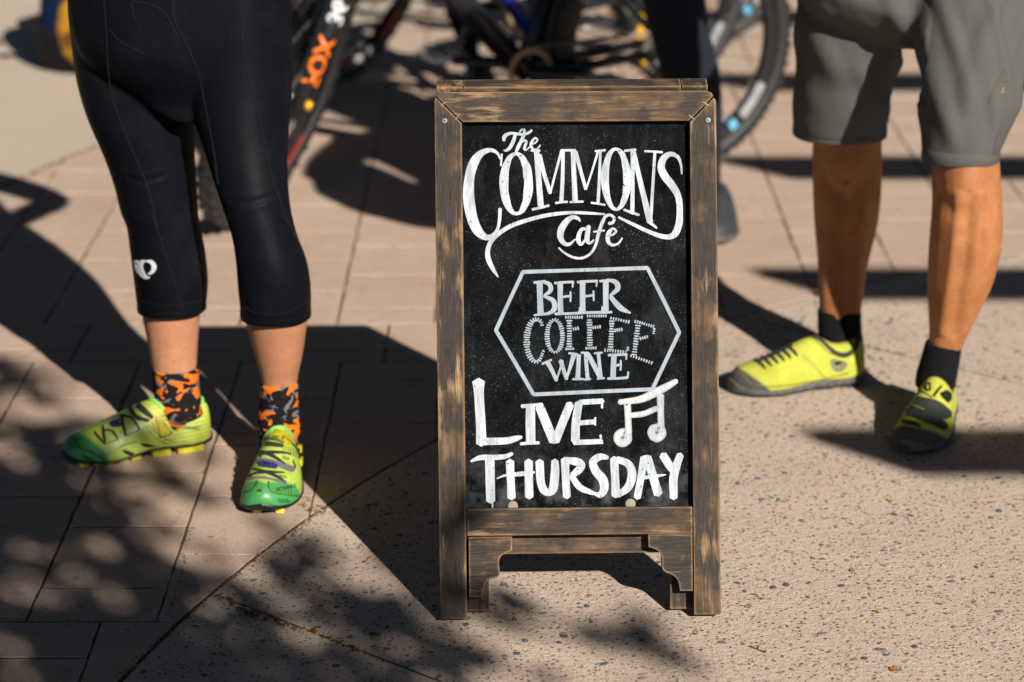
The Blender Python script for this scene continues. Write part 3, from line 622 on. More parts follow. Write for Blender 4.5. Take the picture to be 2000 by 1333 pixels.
def yellow_mat():
    a = N('yellow_suede'); x = a.sep(); n = a.noise(26, 5, .6); n2 = a.noise(300, 3)
    c = a.ramp(n, [(.3, (.33, .35, .025)), (.6, (.43, .44, .05)), (.8, (.24, .235, .05))]); sm_ = a.math('MULTIPLY', a.ramp(a.noise(14, 3), [(.54, 0.), (.64, .8)]), a.ramp(x[0], [(.09, 1.), (.13, .1)])); c = a.mix(sm_, c, (.07, .075, .06))
    t = a.math('SUBTRACT', a.math('ADD', x[0], a.math('MULTIPLY', a.math('ABSOLUTE', x[1]), .25)), a.math('MULTIPLY', x[2], 1.0))
    c = a.mix(a.ramp(t, [(.222, 0.), (.228, 1.)]), c, (.05, .047, .045)); a.set(c, .85); a.bump(n2, .3, .001); return a.m
LIME, YSUE = lime_mat(), yellow_mat()
LIN = plain('dark_lining', (.02, .022, .02), .8); DGREEN = plain('dark_olive_line', (.07, .11, .015), .5); STRAPY = plain('translucent_yellow_strap', (.46, .40, .012), .35); BLUEP = plain('blue_patch', (.03, .05, .18), .3, .2, .6, 200); LIMEL = plain('light_lime_strap', (.42, .52, .10), .35); GRN = plain('mid_green_strap', (.16, .34, .08), .35)
def collar(o, M, BVs, ankle, mat, rx=.036, ry=.030):   # padded rim round the ankle opening
    pts = []
    for i in range(28):
        q = 2*math.pi*i/28; x = .064+math.cos(q)*(.052 if math.cos(q) > 0 else .050); y = math.sin(q)*.0285
        h = BVs.ray_cast(M @ Vector((x, y, .3)), Vector((0, 0, -1)))
        pts.append((h[0] if h[0] is not None else M @ Vector((x, y, .08)))+Vector((0, 0, .001)))
    rs = []
    for i in range(28):
        c = pts[i]; t = (pts[(i+1) % 28]-pts[i-1]).normalized(); u = t.cross(Vector((0, 0, 1))).normalized(); w = Vector((0, 0, 1))
        rs.append([c+u*.0045*math.cos(a)+w*.0065*math.sin(a) for a in [2*math.pi*k/8 for k in range(8)]])
    V, F = rings(rs, close=True); k = mk('collar', V, F, mat, o, True); fixn(k)
def sock(person, rows, Ys, M, mat, ratio=1.05, rib=True):
    R_ = rows3(rows, Ys, ratio, 4); c, rx, ry = R_[-1]; a = M @ Vector((.075, 0, .062)); b = M @ Vector((.085, 0, .04))
    R_ += [(c.lerp(a, .5), .036, .038), (a, .037, .040), (b, .034, .040)]
    def wr(co, no):
        k = np.sin(co[:, 2]*260+np.sin(co[:, 0]*50)*1.5)*.0006*np.clip((co[:, 2]-.06)*20, 0, 1)*np.clip((.14-co[:, 2])*20, 0, 1); return co+no*k[:, None]
    c0, x0, y0 = R_[0]; R_ = [(c0+Vector((0, 0, .001)), x0*.9, y0*.9)]+[(c0, x0+.001, y0+.001)]+R_
    o, B = fuse('sock', [oval(R_, 32)], mat, person, .004, 2, wr); return o, B
def wrinkles(lines, o_, sc, Y, amp, sig):     # ridges pressed into cloth along lines
    segs = []
    for L in lines:
        P = [np.array(at(o_[0]+v[0]/sc, o_[1]+v[1]/sc, Y)) for v in cat(L, 5)]; segs += list(zip(P[:-1], P[1:]))
    def fn(co, no):
        out = np.zeros(len(co)); idx = np.where(no[:, 1] < .2)[0]; c2 = co[idx][:, [0, 2]]; best = np.full(len(idx), 9.)
        for a, b in segs:
            a2, b2 = a[[0, 2]], b[[0, 2]]; d = b2-a2; t = np.clip(((c2-a2) @ d)/(d @ d+1e-12), 0, 1); r = np.linalg.norm(c2-(a2+t[:, None]*d), axis=1); best = np.minimum(best, r)
        out[idx] = -amp*np.exp(-(best/sig)**2)+amp*.7*np.exp(-((best-sig*2)/sig)**2); return co+no*out[:, None]
    return fn
# ---- cyclist in tights
pl = empty('person', (-.56, 4.28, 0), 'cyclist in black three quarter tights, camouflage socks and lime green shoes', 'person')
YL = [(-300, 4.44), (0, 4.46), (230, 4.47), (420, 4.43), (600, 4.46), (740, 4.42), (850, 4.39)]
YR = [(-200, 4.42), (0, 4.41), (230, 4.38), (420, 4.27), (600, 4.28), (745, 4.30), (850, 4.29)]
tl = [(-60, 140, 350), (0, 133, 350), (80, 140, 356), (160, 152, 364), (230, 173, 376), (300, 203, 380), (360, 224, 383), (410, 236, 386), (440, 248, 390), (490, 255, 400), (545, 262, 406), (585, 267, 404), (598, 270, 401)]
tr = [(-60, 352, 563), (0, 352, 567), (80, 359, 571), (160, 367, 571), (230, 379, 566), (290, 399, 562), (350, 417, 562), (410, 437, 568), (460, 453, 580), (510, 461, 598), (550, 464, 606), (590, 468, 608), (612, 471, 606)]
pe = [(-230, 180, 525), (-150, 150, 552), (-60, 134, 566), (20, 133, 568), (90, 150, 562), (150, 200, 530), (205, 280, 455), (225, 330, 410)]
hipz = at(350, -200, 4.41).z
wl = wrinkles([[(640, 268), (690, 284), (760, 280), (830, 258)], [(1270, 300), (1400, 300), (1530, 270)], ], (0, 300), 2.855, 4.2, .0017, .0050)
pelv = rows3(pe, [(-300, 4.41), (300, 4.40)], .6, 3)
pelv = [(c, rx, min(.135, max(ry, .07))) for c, rx, ry in pelv]
L1 = rows3(tl, YL, 1.08); L2 = rows3(tr, YR, 1.08)
skl = [(0, 160, 330), (230, 195, 355), (420, 250, 375), (500, 272, 388), (600, 276, 391), (650, 285, 388), (700, 294, 385), (740, 300, 384), (800, 310, 390)]
skr = [(0, 375, 545), (230, 400, 545), (420, 455, 555), (520, 474, 592), (610, 478, 601), (650, 486, 598), (700, 499, 590), (745, 511, 581), (800, 510, 578)]
body, shirt, hair, eyes, mouth = upper(-.58, 4.41, 1.06, [(-.88, 4.46, 1.22), (-.27, 4.46, 1.22)], [(-.72, 4.30, 1.12), (-.44, 4.30, 1.12)])
bo, bvb = fuse('body', body+[oval(rows3(skl, YL, 1.0)), oval(rows3(skr, YR, 1.0))]+[oval([(Vector((-.58, 4.41, z)), a, b) for z, a, b in ((.80, .10, .07), (.9, .15, .10), (1.0, .15, .10))])], SKIN, pl, .006, 4)
ti, bvt = fuse('tights', [oval(L1, 32), oval(L2, 32), oval(pelv, 32)], TIGHT, pl, .005, 3, wl)
for sub, B, e in (('jersey', shirt, JERSEY),): fuse(sub, B, e, pl, .01, 4)
mk('hair', *hair, HAIR, pl, True); face(pl, eyes, mouth, bvb)
SEAM = fabric('seam_thread', (.0075, .0085, .011), .05, .8)
sm1 = [[(580, 0, 9), (590, 130, 9), (600, 330, 9), (620, 520, 9), (690, 730, 9), (790, 960, 9), (840, 1110, 9), (880, 1290, 9)], [(960, 0, 9), (975, 120, 9), (1050, 270, 9), (1110, 430, 9), (1150, 620, 9), (1190, 830, 9), (1218, 1030, 9)], [(1395, 0, 9), (1352, 120, 9), (1355, 280, 9), (1395, 450, 9), (1450, 680, 9), (1500, 930, 9), (1560, 1130, 9), (1640, 1320, 9)], [(735, 10, 9), (850, 30, 9), (930, 90, 9), (985, 200, 9)], [(730, 20, 8), (745, 90, 8), (775, 155, 8)], [(615, 170, 8), (660, 225, 8), (740, 270, 8), (800, 300, 8)]]
decal('seam', bvt, sm1, (0, 0), 2.855, SEAM, ti, .0016, 6, 2)
decal('seam', bvt, [[(848, 330, 8), (880, 440, 8), (930, 590, 8), (985, 760, 8), (1015, 870, 8)], [(1560, 330, 8), (1640, 450, 8), (1700, 590, 8), (1725, 730, 8)]], (0, 300), 2.855, SEAM, ti, .0016, 6, 2)
decal('hem_stitching', bvt, [[(765, 815, 5), (850, 838, 5), (1000, 842, 5), (1140, 815, 5)], [(1345, 850, 5), (1450, 895, 5), (1600, 885, 5), (1725, 820, 5)]], (0, 300), 2.855, SEAM, ti, .0008, 6, 2)
k = decal('emblem', bvt, [[(750, 606, 18), (766, 606, 18)], [(754, 622, 10), (760, 645, 13), (776, 668, 8)], [(812, 600, 8), (790, 608, 26), (782, 635, 30), (790, 665, 30), (812, 690, 20), (836, 692, 6)], [(818, 600, 9), (845, 606, 20), (860, 632, 26), (850, 660, 20), (828, 674, 8)]], (0, 300), 2.855, SILV, ti, .0012, 6, 3); k['label'] = 'silver curled emblem on the lower leg'
# shoes of the cyclist
s1, b1, M1 = shoe(pl, gnd(128, 905, .0), gnd(410, 868, .0), .288, LIME, 1, 'race')
s2, b2_, M2_ = shoe(pl, gnd(519, 1006, .0), gnd(553, 905, .0), .285, LIME, 1, 'race')
so1, _ = sock(pl, [(717, 296, 388), (750, 299, 389), (785, 303, 393), (810, 308, 398)], YL, M1, CAMO)
so2, _ = sock(pl, [(746, 508, 585), (780, 507, 583), (815, 503, 586), (838, 502, 590)], YR, M2_, CAMO)
GL = plain('light_green_lining', (.22, .50, .10), .6); collar(s1, M1, b1, None, GL); collar(s2, M2_, b2_, None, GL)
q = ((100, 680), 5.127)
decal('strap', b1, [[(985, 660, 70), (1060, 740, 110), (1125, 830, 110), (1145, 865, 100)]], *q, STRAPY, s1, .0025)
decal('strap', b1, [[(850, 555, 56), (930, 630, 56), (1010, 700, 40)], [(790, 605, 40), (850, 690, 46), (970, 728, 30)]], *q, LIN, s1, .003)
decal('strap', b1, [[(545, 800, 70), (590, 850, 120), (640, 905, 90)], [(715, 660, 70), (780, 730, 130), (850, 805, 90)]], *q, LIMEL, s1, .0020)
decal('edge', b1, [[(1040, 690, 8), (1070, 790, 8), (1085, 895, 8)], [(1110, 735, 7), (1160, 800, 7), (1205, 850, 7)], [(1085, 900, 8), (1150, 880, 8), (1205, 850, 8)], [(175, 890, 7), (250, 925, 7), (300, 1005, 7), (400, 1045, 7), (510, 1100, 7), (565, 1175, 7)], [(680, 1000, 6), (760, 960, 6), (860, 940, 6)], [(545, 965, 6), (610, 940, 6), (668, 918, 6)], [(755, 880, 6), (830, 845, 6), (885, 818, 6)]], *q, DGREEN, s1, .0034)
decal('painted_glint', b1, [[(700, 925, 12), (712, 930, 12)], [(735, 905, 10), (742, 908, 10)], [(680, 740, 9), (688, 744, 9)]], *q, SILV, s1, .002)  # silver flecks painted on the shoe as highlights
decal('lace_loop', b1, [[(705, 680, 26), (725, 780, 28), (745, 875, 22)], [(700, 680, 20), (800, 700, 22), (850, 760, 20), (882, 818, 16)], [(520, 790, 24), (530, 880, 26), (540, 962, 20)], [(520, 830, 18), (600, 832, 20), (640, 870, 20), (668, 915, 14)], [(440, 850, 20), (480, 900, 20), (530, 955, 14)]], *q, LIN, s1, .003)
decal('patch', b1, [[(600, 770, 60), (690, 750, 74)]], *q, BLUEP, s1, .002)
decal('vent', b1, [[(712, 1018, 8), (770, 1050, 42), (870, 1075, 14)], [(895, 957, 8), (950, 975, 34), (1050, 985, 8)]], *q, INK, s1, .0012)
decal('stripe', b1, [[(310+i*27, 1060+i*13, 7), (335+i*27, 1100+i*13, 9), (352+i*25, 1125+i*11, 5)] for i in range(6)]+[[(220, 908, 20), (250, 918, 18)], [(262, 908, 14), (280, 915, 14)], [(290, 908, 12), (303, 914, 12)]], *q, INK, s1, .001, 3, 2)
decal('pinstripe', b1, [[(865+i*26, 715-i*8, 6), (960+i*30, 800-i*12, 6), (1060+i*40, 910-i*22, 6), (1180+i*40, 960-i*24, 6), (1400+i*15, 965-i*24, 5)] for i in (0, 1)]+[[(1080+i*24, 660-i*6, 6), (1180+i*26, 740-i*4, 6), (1300+i*26, 800-i*4, 6), (1480+i*4, 820-i*12, 5)] for i in range(4)], *q, DGREEN, s1, .0009, 5, 2)
q = ((440, 720), 4.3)
decal('strap', b2_, [[(205, 615, 60), (260, 565, 90), (340, 550, 90), (430, 560, 86), (520, 605, 70), (600, 655, 66), (670, 710, 60)]], *q, STRAPY, s2, .003)
decal('strap', b2_, [[(200, 745, 70), (330, 720, 80), (450, 740, 90), (540, 775, 70)], [(200, 890, 60), (330, 880, 70), (440, 905, 80), (520, 935, 60)]], *q, LIMEL, s2, .0018)
decal('lace_cross', b2_, [[(210, 690, 14), (340, 715, 30), (420, 755, 26), (495, 808, 12)], [(200, 792, 10), (260, 745, 22), (340, 715, 28), (450, 712, 22), (545, 722, 8)], [(212, 842, 12), (340, 876, 26), (430, 915, 24), (505, 962, 10)], [(196, 912, 10), (270, 885, 18), (350, 878, 24), (495, 880, 8)], [(225, 665, 24), (340, 637, 34), (480, 652, 26)]], *q, LIN, s2, .0032)
decal('edge', b2_, [[(125, 1040, 6), (220, 1030, 6), (265, 985, 6), (275, 950, 6)], [(365, 955, 6), (372, 1020, 6), (430, 1052, 6), (520, 1062, 6), (605, 1070, 6)], [(500, 590, 6), (560, 640, 6), (650, 740, 6)], [(560, 770, 5), (580, 830, 5), (560, 870, 5)], [(205, 640, 8), (300, 600, 8), (400, 600, 8), (490, 625, 8)]], *q, DGREEN, s2, .0036)
decal('print', b2_, [[(480, 752, 22), (530, 768, 22)], [(450, 905, 20), (505, 920, 20)]], *q, plain('olive_print', (.20, .26, .04), .5), s2, .0030)
decal('trim', b2_, [[(192, 808, 22), (280, 780, 26), (380, 782, 26), (480, 820, 40), (560, 850, 46)], [(188, 932, 14), (290, 918, 16), (400, 935, 16), (510, 970, 10)]], *q, PURP, s2, .0026)
decal('patch', b2_, [[(300, 806, 42), (365, 812, 46), (430, 826, 36)]], *q, BLUEP, s2, .0034)
decal('stripe', b2_, [[(440+i*19, 1093+i*1, 4), (462+i*19, 1130-i*1, 8)] for i in range(5)]+[[(262, 1030, 6), (305, 1032, 10)], [(270, 1018, 5), (300, 1020, 8)]], *q, INK, s2, .001, 3, 2)
decal('pinstripe', b2_, [[(372+i*22, 985+i*2, 6), (378+i*22, 1048+i*3, 6)] for i in range(9)]+[[(490+i*20, 640+i*8, 6), (485+i*22, 700+i*10, 6)] for i in range(7)], *q, DGREEN, s2, .0009, 3, 2)
text_decal('lettering', b2_, 'SIDEBIKE', (440+222/4.3, 720+608/4.3), (440+500/4.3, 720+608/4.3), 7.5, INK, s2, .0042)
text_decal('lettering', b2_, 'SIDEBIKE', (440+425/4.3, 720+1036/4.3), (440+598/4.3, 720+995/4.3), 7.0, INK, s2)
h = hit(b2_, 440+655/4.3, 720+715/4.3, .004) or M2_ @ Vector((.11, .036, .06))
bk_ = mk('buckle', *box(h+Vector((.004, 0, 0)), (.014, .026, .030)), BLKP, s2); bevel(bk_, .003)
mk('lever', *merge([box(h+Vector((.010, -.006, .010)), (.008, .012, .012)), box(h+Vector((.010, -.010, -.014)), (.010, .018, .012))]), STRAPY, s2)
# ---- man in grey shorts
pr = empty('person', (.74, 4.66, 0), 'man in knee length grey shorts, black ankle socks and yellow laced shoes', 'person')
YA = [(-400, 4.80), (-100, 4.82), (150, 4.85), (270, 4.92), (380, 4.97), (470, 4.94), (600, 4.86), (720, 4.80), (900, 4.76)]
YB = [(-300, 4.78), (0, 4.68), (270, 4.58), (480, 4.57), (660, 4.57), (770, 4.55)]
sl_ = [(-120, 1566, 1775), (0, 1558, 1772), (90, 1552, 1764), (150, 1549, 1747), (210, 1549, 1737), (245, 1550, 1731), (258, 1551, 1729)]
sr_ = [(-120, 1770, 2010), (0, 1776, 2010), (90, 1784, 2004), (150, 1796, 1996), (210, 1797, 1982), (270, 1799, 1962), (296, 1801, 1952), (305, 1803, 1949)]
pe2 = [(-260, 1590, 1985), (-150, 1570, 2005), (-60, 1560, 2012), (0, 1562, 2006), (50, 1620, 1930), (85, 1735, 1815)]
rg = np.random.default_rng(5)
def folds(co, dirs, amp, n=9, lo=30, hi=75):       # soft folds of cloth, longest along dirs (x, z)
    out = np.zeros(len(co)); d = np.array(dirs, float); d /= np.linalg.norm(d); p = np.array((-d[1], d[0]))
    for _ in range(n):
        k = rg.uniform(lo, hi); t = rg.normal(0, .35); a = (p*math.cos(t)+d*math.sin(t))*k; b = rg.uniform(5, 14); ph = rg.uniform(0, 6.28, 2)
        out += np.maximum(0, np.sin(co[:, 0]*a[0]+co[:, 2]*a[1]+co[:, 1]*k*.35+ph[0]))**2*np.clip(np.sin(co[:, 0]*b*d[0]+co[:, 2]*b*d[1]+co[:, 1]*4+ph[1]), 0, 1)
    return amp*(out-out.mean())
def wr2(co, no):
    z = co[:, 2]; w = np.clip((z-.55)*12, 0, 1); left = co[:, 0] < .80
    f = np.where(left, folds(co, (.6, -.8), .0085), folds(co, (-.25, -.97), .0070)); return co+no*(f*w)[:, None]
pb = [(c, rx, min(.15, max(.08, ry))) for c, rx, ry in rows3(pe2, [(-300, 4.80), (0, 4.77), (300, 4.77)], .62)]
s1a = [(200, 1600, 1718), (275, 1588, 1722), (350, 1587, 1722), (430, 1590, 1715), (500, 1596, 1698), (550, 1598, 1688), (605, 1601, 1679), (640, 1608, 1672)]
s1b = [(200, 1830, 1950), (300, 1820, 1951), (400, 1821, 1957), (480, 1815, 1955), (550, 1812, 1938), (600, 1813, 1915), (650, 1815, 1890), (690, 1812, 1874), (715, 1808, 1862)]
th1 = [(-60, 1590, 1750), (100, 1592, 1740), (200, 1598, 1722)]; th2 = [(-60, 1800, 1980), (100, 1815, 1975), (210, 1828, 1955)]
def shins(co, no):
    out = np.zeros(len(co))
    for (x, y, Y), L in (((1655, 318, 4.88), 'k'), ((1880, 345, 4.54), 'k')):
        p = np.array(at(x, y, Y)); d = np.sqrt(((co[:, 0]-p[0])/.032)**2+((co[:, 2]-p[2])/.04)**2); f = (no[:, 1] < 0)*(co[:, 1] < p[1]+.1)
        out += f*(.006*np.exp(-d**2*1.4)-.004*np.exp(-(d-1.7)**2*5))
    for (x0, y0), (x1, y1), Y in (((1648, 380), (1632, 590), 4.88), ((1868, 400), (1842, 640), 4.52)):       # shin bone and the hollow beside it
        a, b = np.array(at(x0, y0, Y)), np.array(at(x1, y1, Y)); t = np.clip((co[:, 2]-a[2])/(b[2]-a[2]), 0, 1); xc = a[0]+(b[0]-a[0])*t; f = (no[:, 1] < .1)*(co[:, 2] < a[2]+.03)*(co[:, 2] > b[2]-.02)*(np.abs(co[:, 0]-xc) < .09)*(np.abs(co[:, 1]-Y) < .12)
        u = co[:, 0]-xc; out += f*(.0045*np.exp(-(u/.009)**2)-.003*np.exp(-((u-.022)/.010)**2)+.003*np.exp(-((u-.045)/.012)**2))
    return co+no*out[:, None]
body, shirt, hair, eyes, mouth = upper(.86, 4.79, 1.06, [(.40, 4.72, 1.20), (1.22, 4.90, 1.24)], [(.63, 4.64, 1.07), (1.03, 4.70, 1.08)])
bo, bvb = fuse('body', body+[oval(rows3(s1a, YA, 1.1)), oval(rows3(s1b, YB, 1.1)), oval(rows3(th1, YA, 1.0)), oval(rows3(th2, YB, 1.0))]+[oval([(Vector((.86, 4.78, z)), a, b) for z, a, b in ((.78, .10, .07), (.9, .15, .10), (1.0, .15, .10))])], SKIN2, pr, .005, 3, shins)
def hem(co, no):
    co = wr2(co, no); w = np.sin(co[:, 2]*75+co[:, 0]*30)*.0007+np.sin(np.arctan2(co[:, 1]-4.7, co[:, 0]-.8)*9+co[:, 2]*20)*.0013; return co+no*w[:, None]
sh, bvs = fuse('shorts', [oval(rows3(sl_, YA, 1.0), 32), oval(rows3(sr_, YB, 1.0), 32), oval(pb, 32)], SHORT, pr, .006, 3, hem)
fuse('shadow_bulk', [oval([(Vector((x, 4.62, z)), a, b) for z, x, a, b in ((.935, .60, .05, .06), (.97, .575, .11, .09), (1.06, .54, .15, .10), (1.17, .53, .155, .10), (1.30, .56, .11, .08), (1.36, .60, .05, .05))])], SHIRT, pr, .012, 3)  # unseen bulk added beside the hip to widen the shadow on the ground
fuse('shirt', shirt+[tube([(.86, 4.79, 1.0), (.60, 4.72, 1.04), (.45, 4.68, 1.10)], [.10, .10, .07], 12), oval([(Vector((.84, 4.79, z)), a, b) for z, a, b in ((.955, .20, .15), (1.1, .215, .155), (1.3, .22, .15), (1.42, .17, .11))])], SHIRT, pr, .01, 4)  # shirt bulked out towards the sign to broaden its cast shadow
def cuff(o, rows, Ys, ratio, mat, h=.022, grow=.0025, n=48):     # folded hem with a clean lower edge
    R_ = rows3(rows, Ys, ratio, 3); c, rx, ry = R_[-1]; g_ = lambda f, z: [c+Vector((math.cos(q)*(rx+f), math.sin(q)*(ry+f), z+.0012*math.sin(3*q))) for q in [2*math.pi*i/n for i in range(n)]]
    V, F = rings([g_(grow-.0015, h), g_(grow, h-.002), g_(grow+.0006, h*.5), g_(grow+.0008, -.004), g_(grow-.001, -.0055), g_(grow-.005, -.004), g_(grow-.008, h)], cap=False); k = mk('cuff', V, F, mat, o, True); fixn(k)
cuff(sh, sl_, YA, 1.0, SHORT); cuff(sh, sr_, YB, 1.0, SHORT)
cuff(ti, tl, YL, 1.08, TIGHT, .014, .0012); cuff(ti, tr, YR, 1.08, TIGHT, .014, .0012); mk('hair', *hair, HAIR, pr, True); face(pr, eyes, mouth, bvb)
SSEAM = fabric('grey_seam', (.085, .08, .072), .05, .9)
decal('seam', bvs, [[(585, 742, 4), (680, 768, 4), (880, 772, 4)], [(1330, 905, 4), (1450, 932, 4), (1600, 925, 4), (1690, 880, 4)], [(1730, 690, 6), (1700, 790, 7), (1690, 860, 6)], [(1725, 452, 5), (1775, 455, 5)], [(1755, 380, 5), (1700, 480, 6), (1660, 575, 5)], [(630, 55, 4), (715, 120, 4)]], (1350, 0), 2.854, SSEAM, sh, .001, 5, 2)
decal('embroidered_mark', bvs, [[(1722, 522, 4), (1730, 512, 4), (1742, 485, 4)], [(1728, 490, 4), (1736, 505, 4), (1744, 520, 4)]], (1350, 0), 2.854, plain('copper_thread', (.38, .17, .08), .6), sh, .0015, 4, 2)
s3, b3, M3 = shoe(pr, gnd(1422, 770, 0), gnd(1690, 742, 0), .295, YSUE, 1, 'trail')
s4, b4, M4 = shoe(pr, gnd(1780, 892, 0), gnd(1840, 792, 0), .290, YSUE, 1, 'trail')
sock(pr, [(603, 1597, 1682), (640, 1597, 1683), (672, 1600, 1687), (690, 1602, 1690)], YA, M3, BLKSOCK)
sock(pr, [(668, 1808, 1880), (700, 1799, 1875), (730, 1790, 1870), (752, 1787, 1866)], YB, M4, BLKSOCK)
collar(s3, M3, b3, None, LIN); collar(s4, M4, b4, None, YEL)
q = ((1380, 560), 3.226)
decal('lace', b3, [[(305+i*42, 462-i*17, 14), (345+i*42, 490-i*15, 18), (372+i*40, 520-i*16, 8)] for i in range(6)]+[[(320, 475, 14), (420, 430, 16), (540, 372, 12)]], *q, LIN, s3, .003)
decal('heel_smudge', b3, [[(790, 470, 40), (830, 500, 80), (880, 490, 30)]], *q, plain('grey_scuff', (.16, .165, .09), .9), s3, .0006)
decal('edge', b3, [[(160, 505, 8), (230, 560, 8), (290, 620, 8)], [(640, 300, 6), (700, 350, 6), (760, 410, 6), (830, 440, 6)], [(300, 620, 6), (450, 630, 6), (620, 605, 6), (760, 580, 6), (890, 545, 6)]], *q, plain('dark_olive_edge', (.12, .12, .03), .8), s3, .0012)
decal('seam', b3, [[(600, 430, 6), (680, 500, 6), (745, 580, 6)]], *q, plain('dull_yellow_thread', (.26, .25, .06), .8), s3, .001)
decal('strap', b4, [[(1225, 705, 40), (1320, 720, 54), (1440, 760, 80), (1525, 815, 60)], [(1200, 790, 20), (1300, 800, 50), (1420, 830, 80), (1505, 890, 40)], [(1190, 840, 16), (1290, 860, 24), (1350, 885, 10)], [(1200, 755, 14), (1280, 760, 22), (1360, 780, 14)]], *q, LIN, s4, .002)
decal('tab', b4, [[(1383, 612, 10), (1383, 652, 10)], [(1383, 654, 10), (1408, 654, 10)], [(1410, 612, 10), (1410, 652, 10)], [(1386, 610, 10), (1408, 610, 10)], [(1265, 668, 6), (1340, 656, 6), (1420, 700, 6)], [(1432, 690, 16), (1460, 650, 16), (1480, 628, 12)]], *q, INK, s4, .0015)
h = hit(b4, 1380+1505/3.226, 560+700/3.226, .001) or M4 @ Vector((.10, .03, .06))
mk('dial', *rings([[h+Vector((r*math.cos(a), -z*.8, r*1.25*math.sin(a)+z*.5)) for a in [2*math.pi*i/18 for i in range(18)]] for r, z in ((.0115, 0), (.0115, .006), (.008, .009))]), BLKP, s4)
# ---- person behind the sign
pn = empty('person', (.52, 5.98, 0), 'person in navy leggings and grey shorts standing behind the sandwich board', 'person')
YN = [(-300, 6.02), (0, 5.99), (450, 5.97)]
nl = [(-90, 1235, 1378), (0, 1254, 1379), (60, 1268, 1386), (120, 1284, 1402), (180, 1300, 1410), (250, 1322, 1411), (330, 1352, 1408), (400, 1372, 1410), (425, 1378, 1412)]
body, shirt, hair, eyes, mouth = upper(.20, 6.08, 1.08, [(-.14, 6.14, 1.28), (.56, 6.10, 1.26)], [(.0, 5.90, 1.18), (.40, 5.90, 1.18)])
o2 = [(Vector((.10, 6.62, z)), r, r) for z, r in ((.08, .042), (.25, .052), (.36, .060), (.5, .056), (.62, .068))]+[(Vector((.13, 6.30, .85)), .085, .085)]
fuse('body', body+[oval([(Vector((.22, 6.1, z)), a, b) for z, a, b in ((.75, .12, .09), (.9, .15, .10), (1.0, .15, .10))])], SKIN, pn, .012, 3)
fuse('leggings', [oval(rows3(nl, YN, 1.0), 24), oval(o2, 24)], NAVY, pn, .008, 3)
zt = [(Vector((.33, 6.02, .90)), .11, .12), (Vector((.40, 6.0, .75)), .10, .105), (Vector((.42, 5.99, .655)), .088, .092)]
fuse('shorts', [oval(zt), oval([(Vector((.13, 6.25, .90)), .10, .12), (Vector((.12, 6.45, .74)), .095, .1), (Vector((.11, 6.55, .665)), .085, .09)]), oval([(Vector((.22, 6.1, z)), a, b) for z, a, b in ((.82, .15, .13), (.95, .18, .13), (1.06, .17, .12))])], GREYC, pn, .01, 3)
fuse('shirt', shirt, SHIRT, pn, .012, 3); mk('hair', *hair, HAIR, pn, True)
GR2 = plain('grey_black_mesh', (.03, .033, .037), .6)
s5, b5, M5 = shoe(pn, (.50, 5.80), (.545, 6.07), .28, GR2, 1, 'trail'); s6, b6, M6 = shoe(pn, (.06, 6.50), (.10, 6.76), .28, GR2, 1, 'trail')
mk('trim', *tube([M5 @ Vector((.02+.03*i, -.040 if i else -.03, .034+.004*math.sin(i*2))) for i in range(6)], .0035, 6), plain('light_blue_trim', (.10, .35, .6), .5), s5, True)
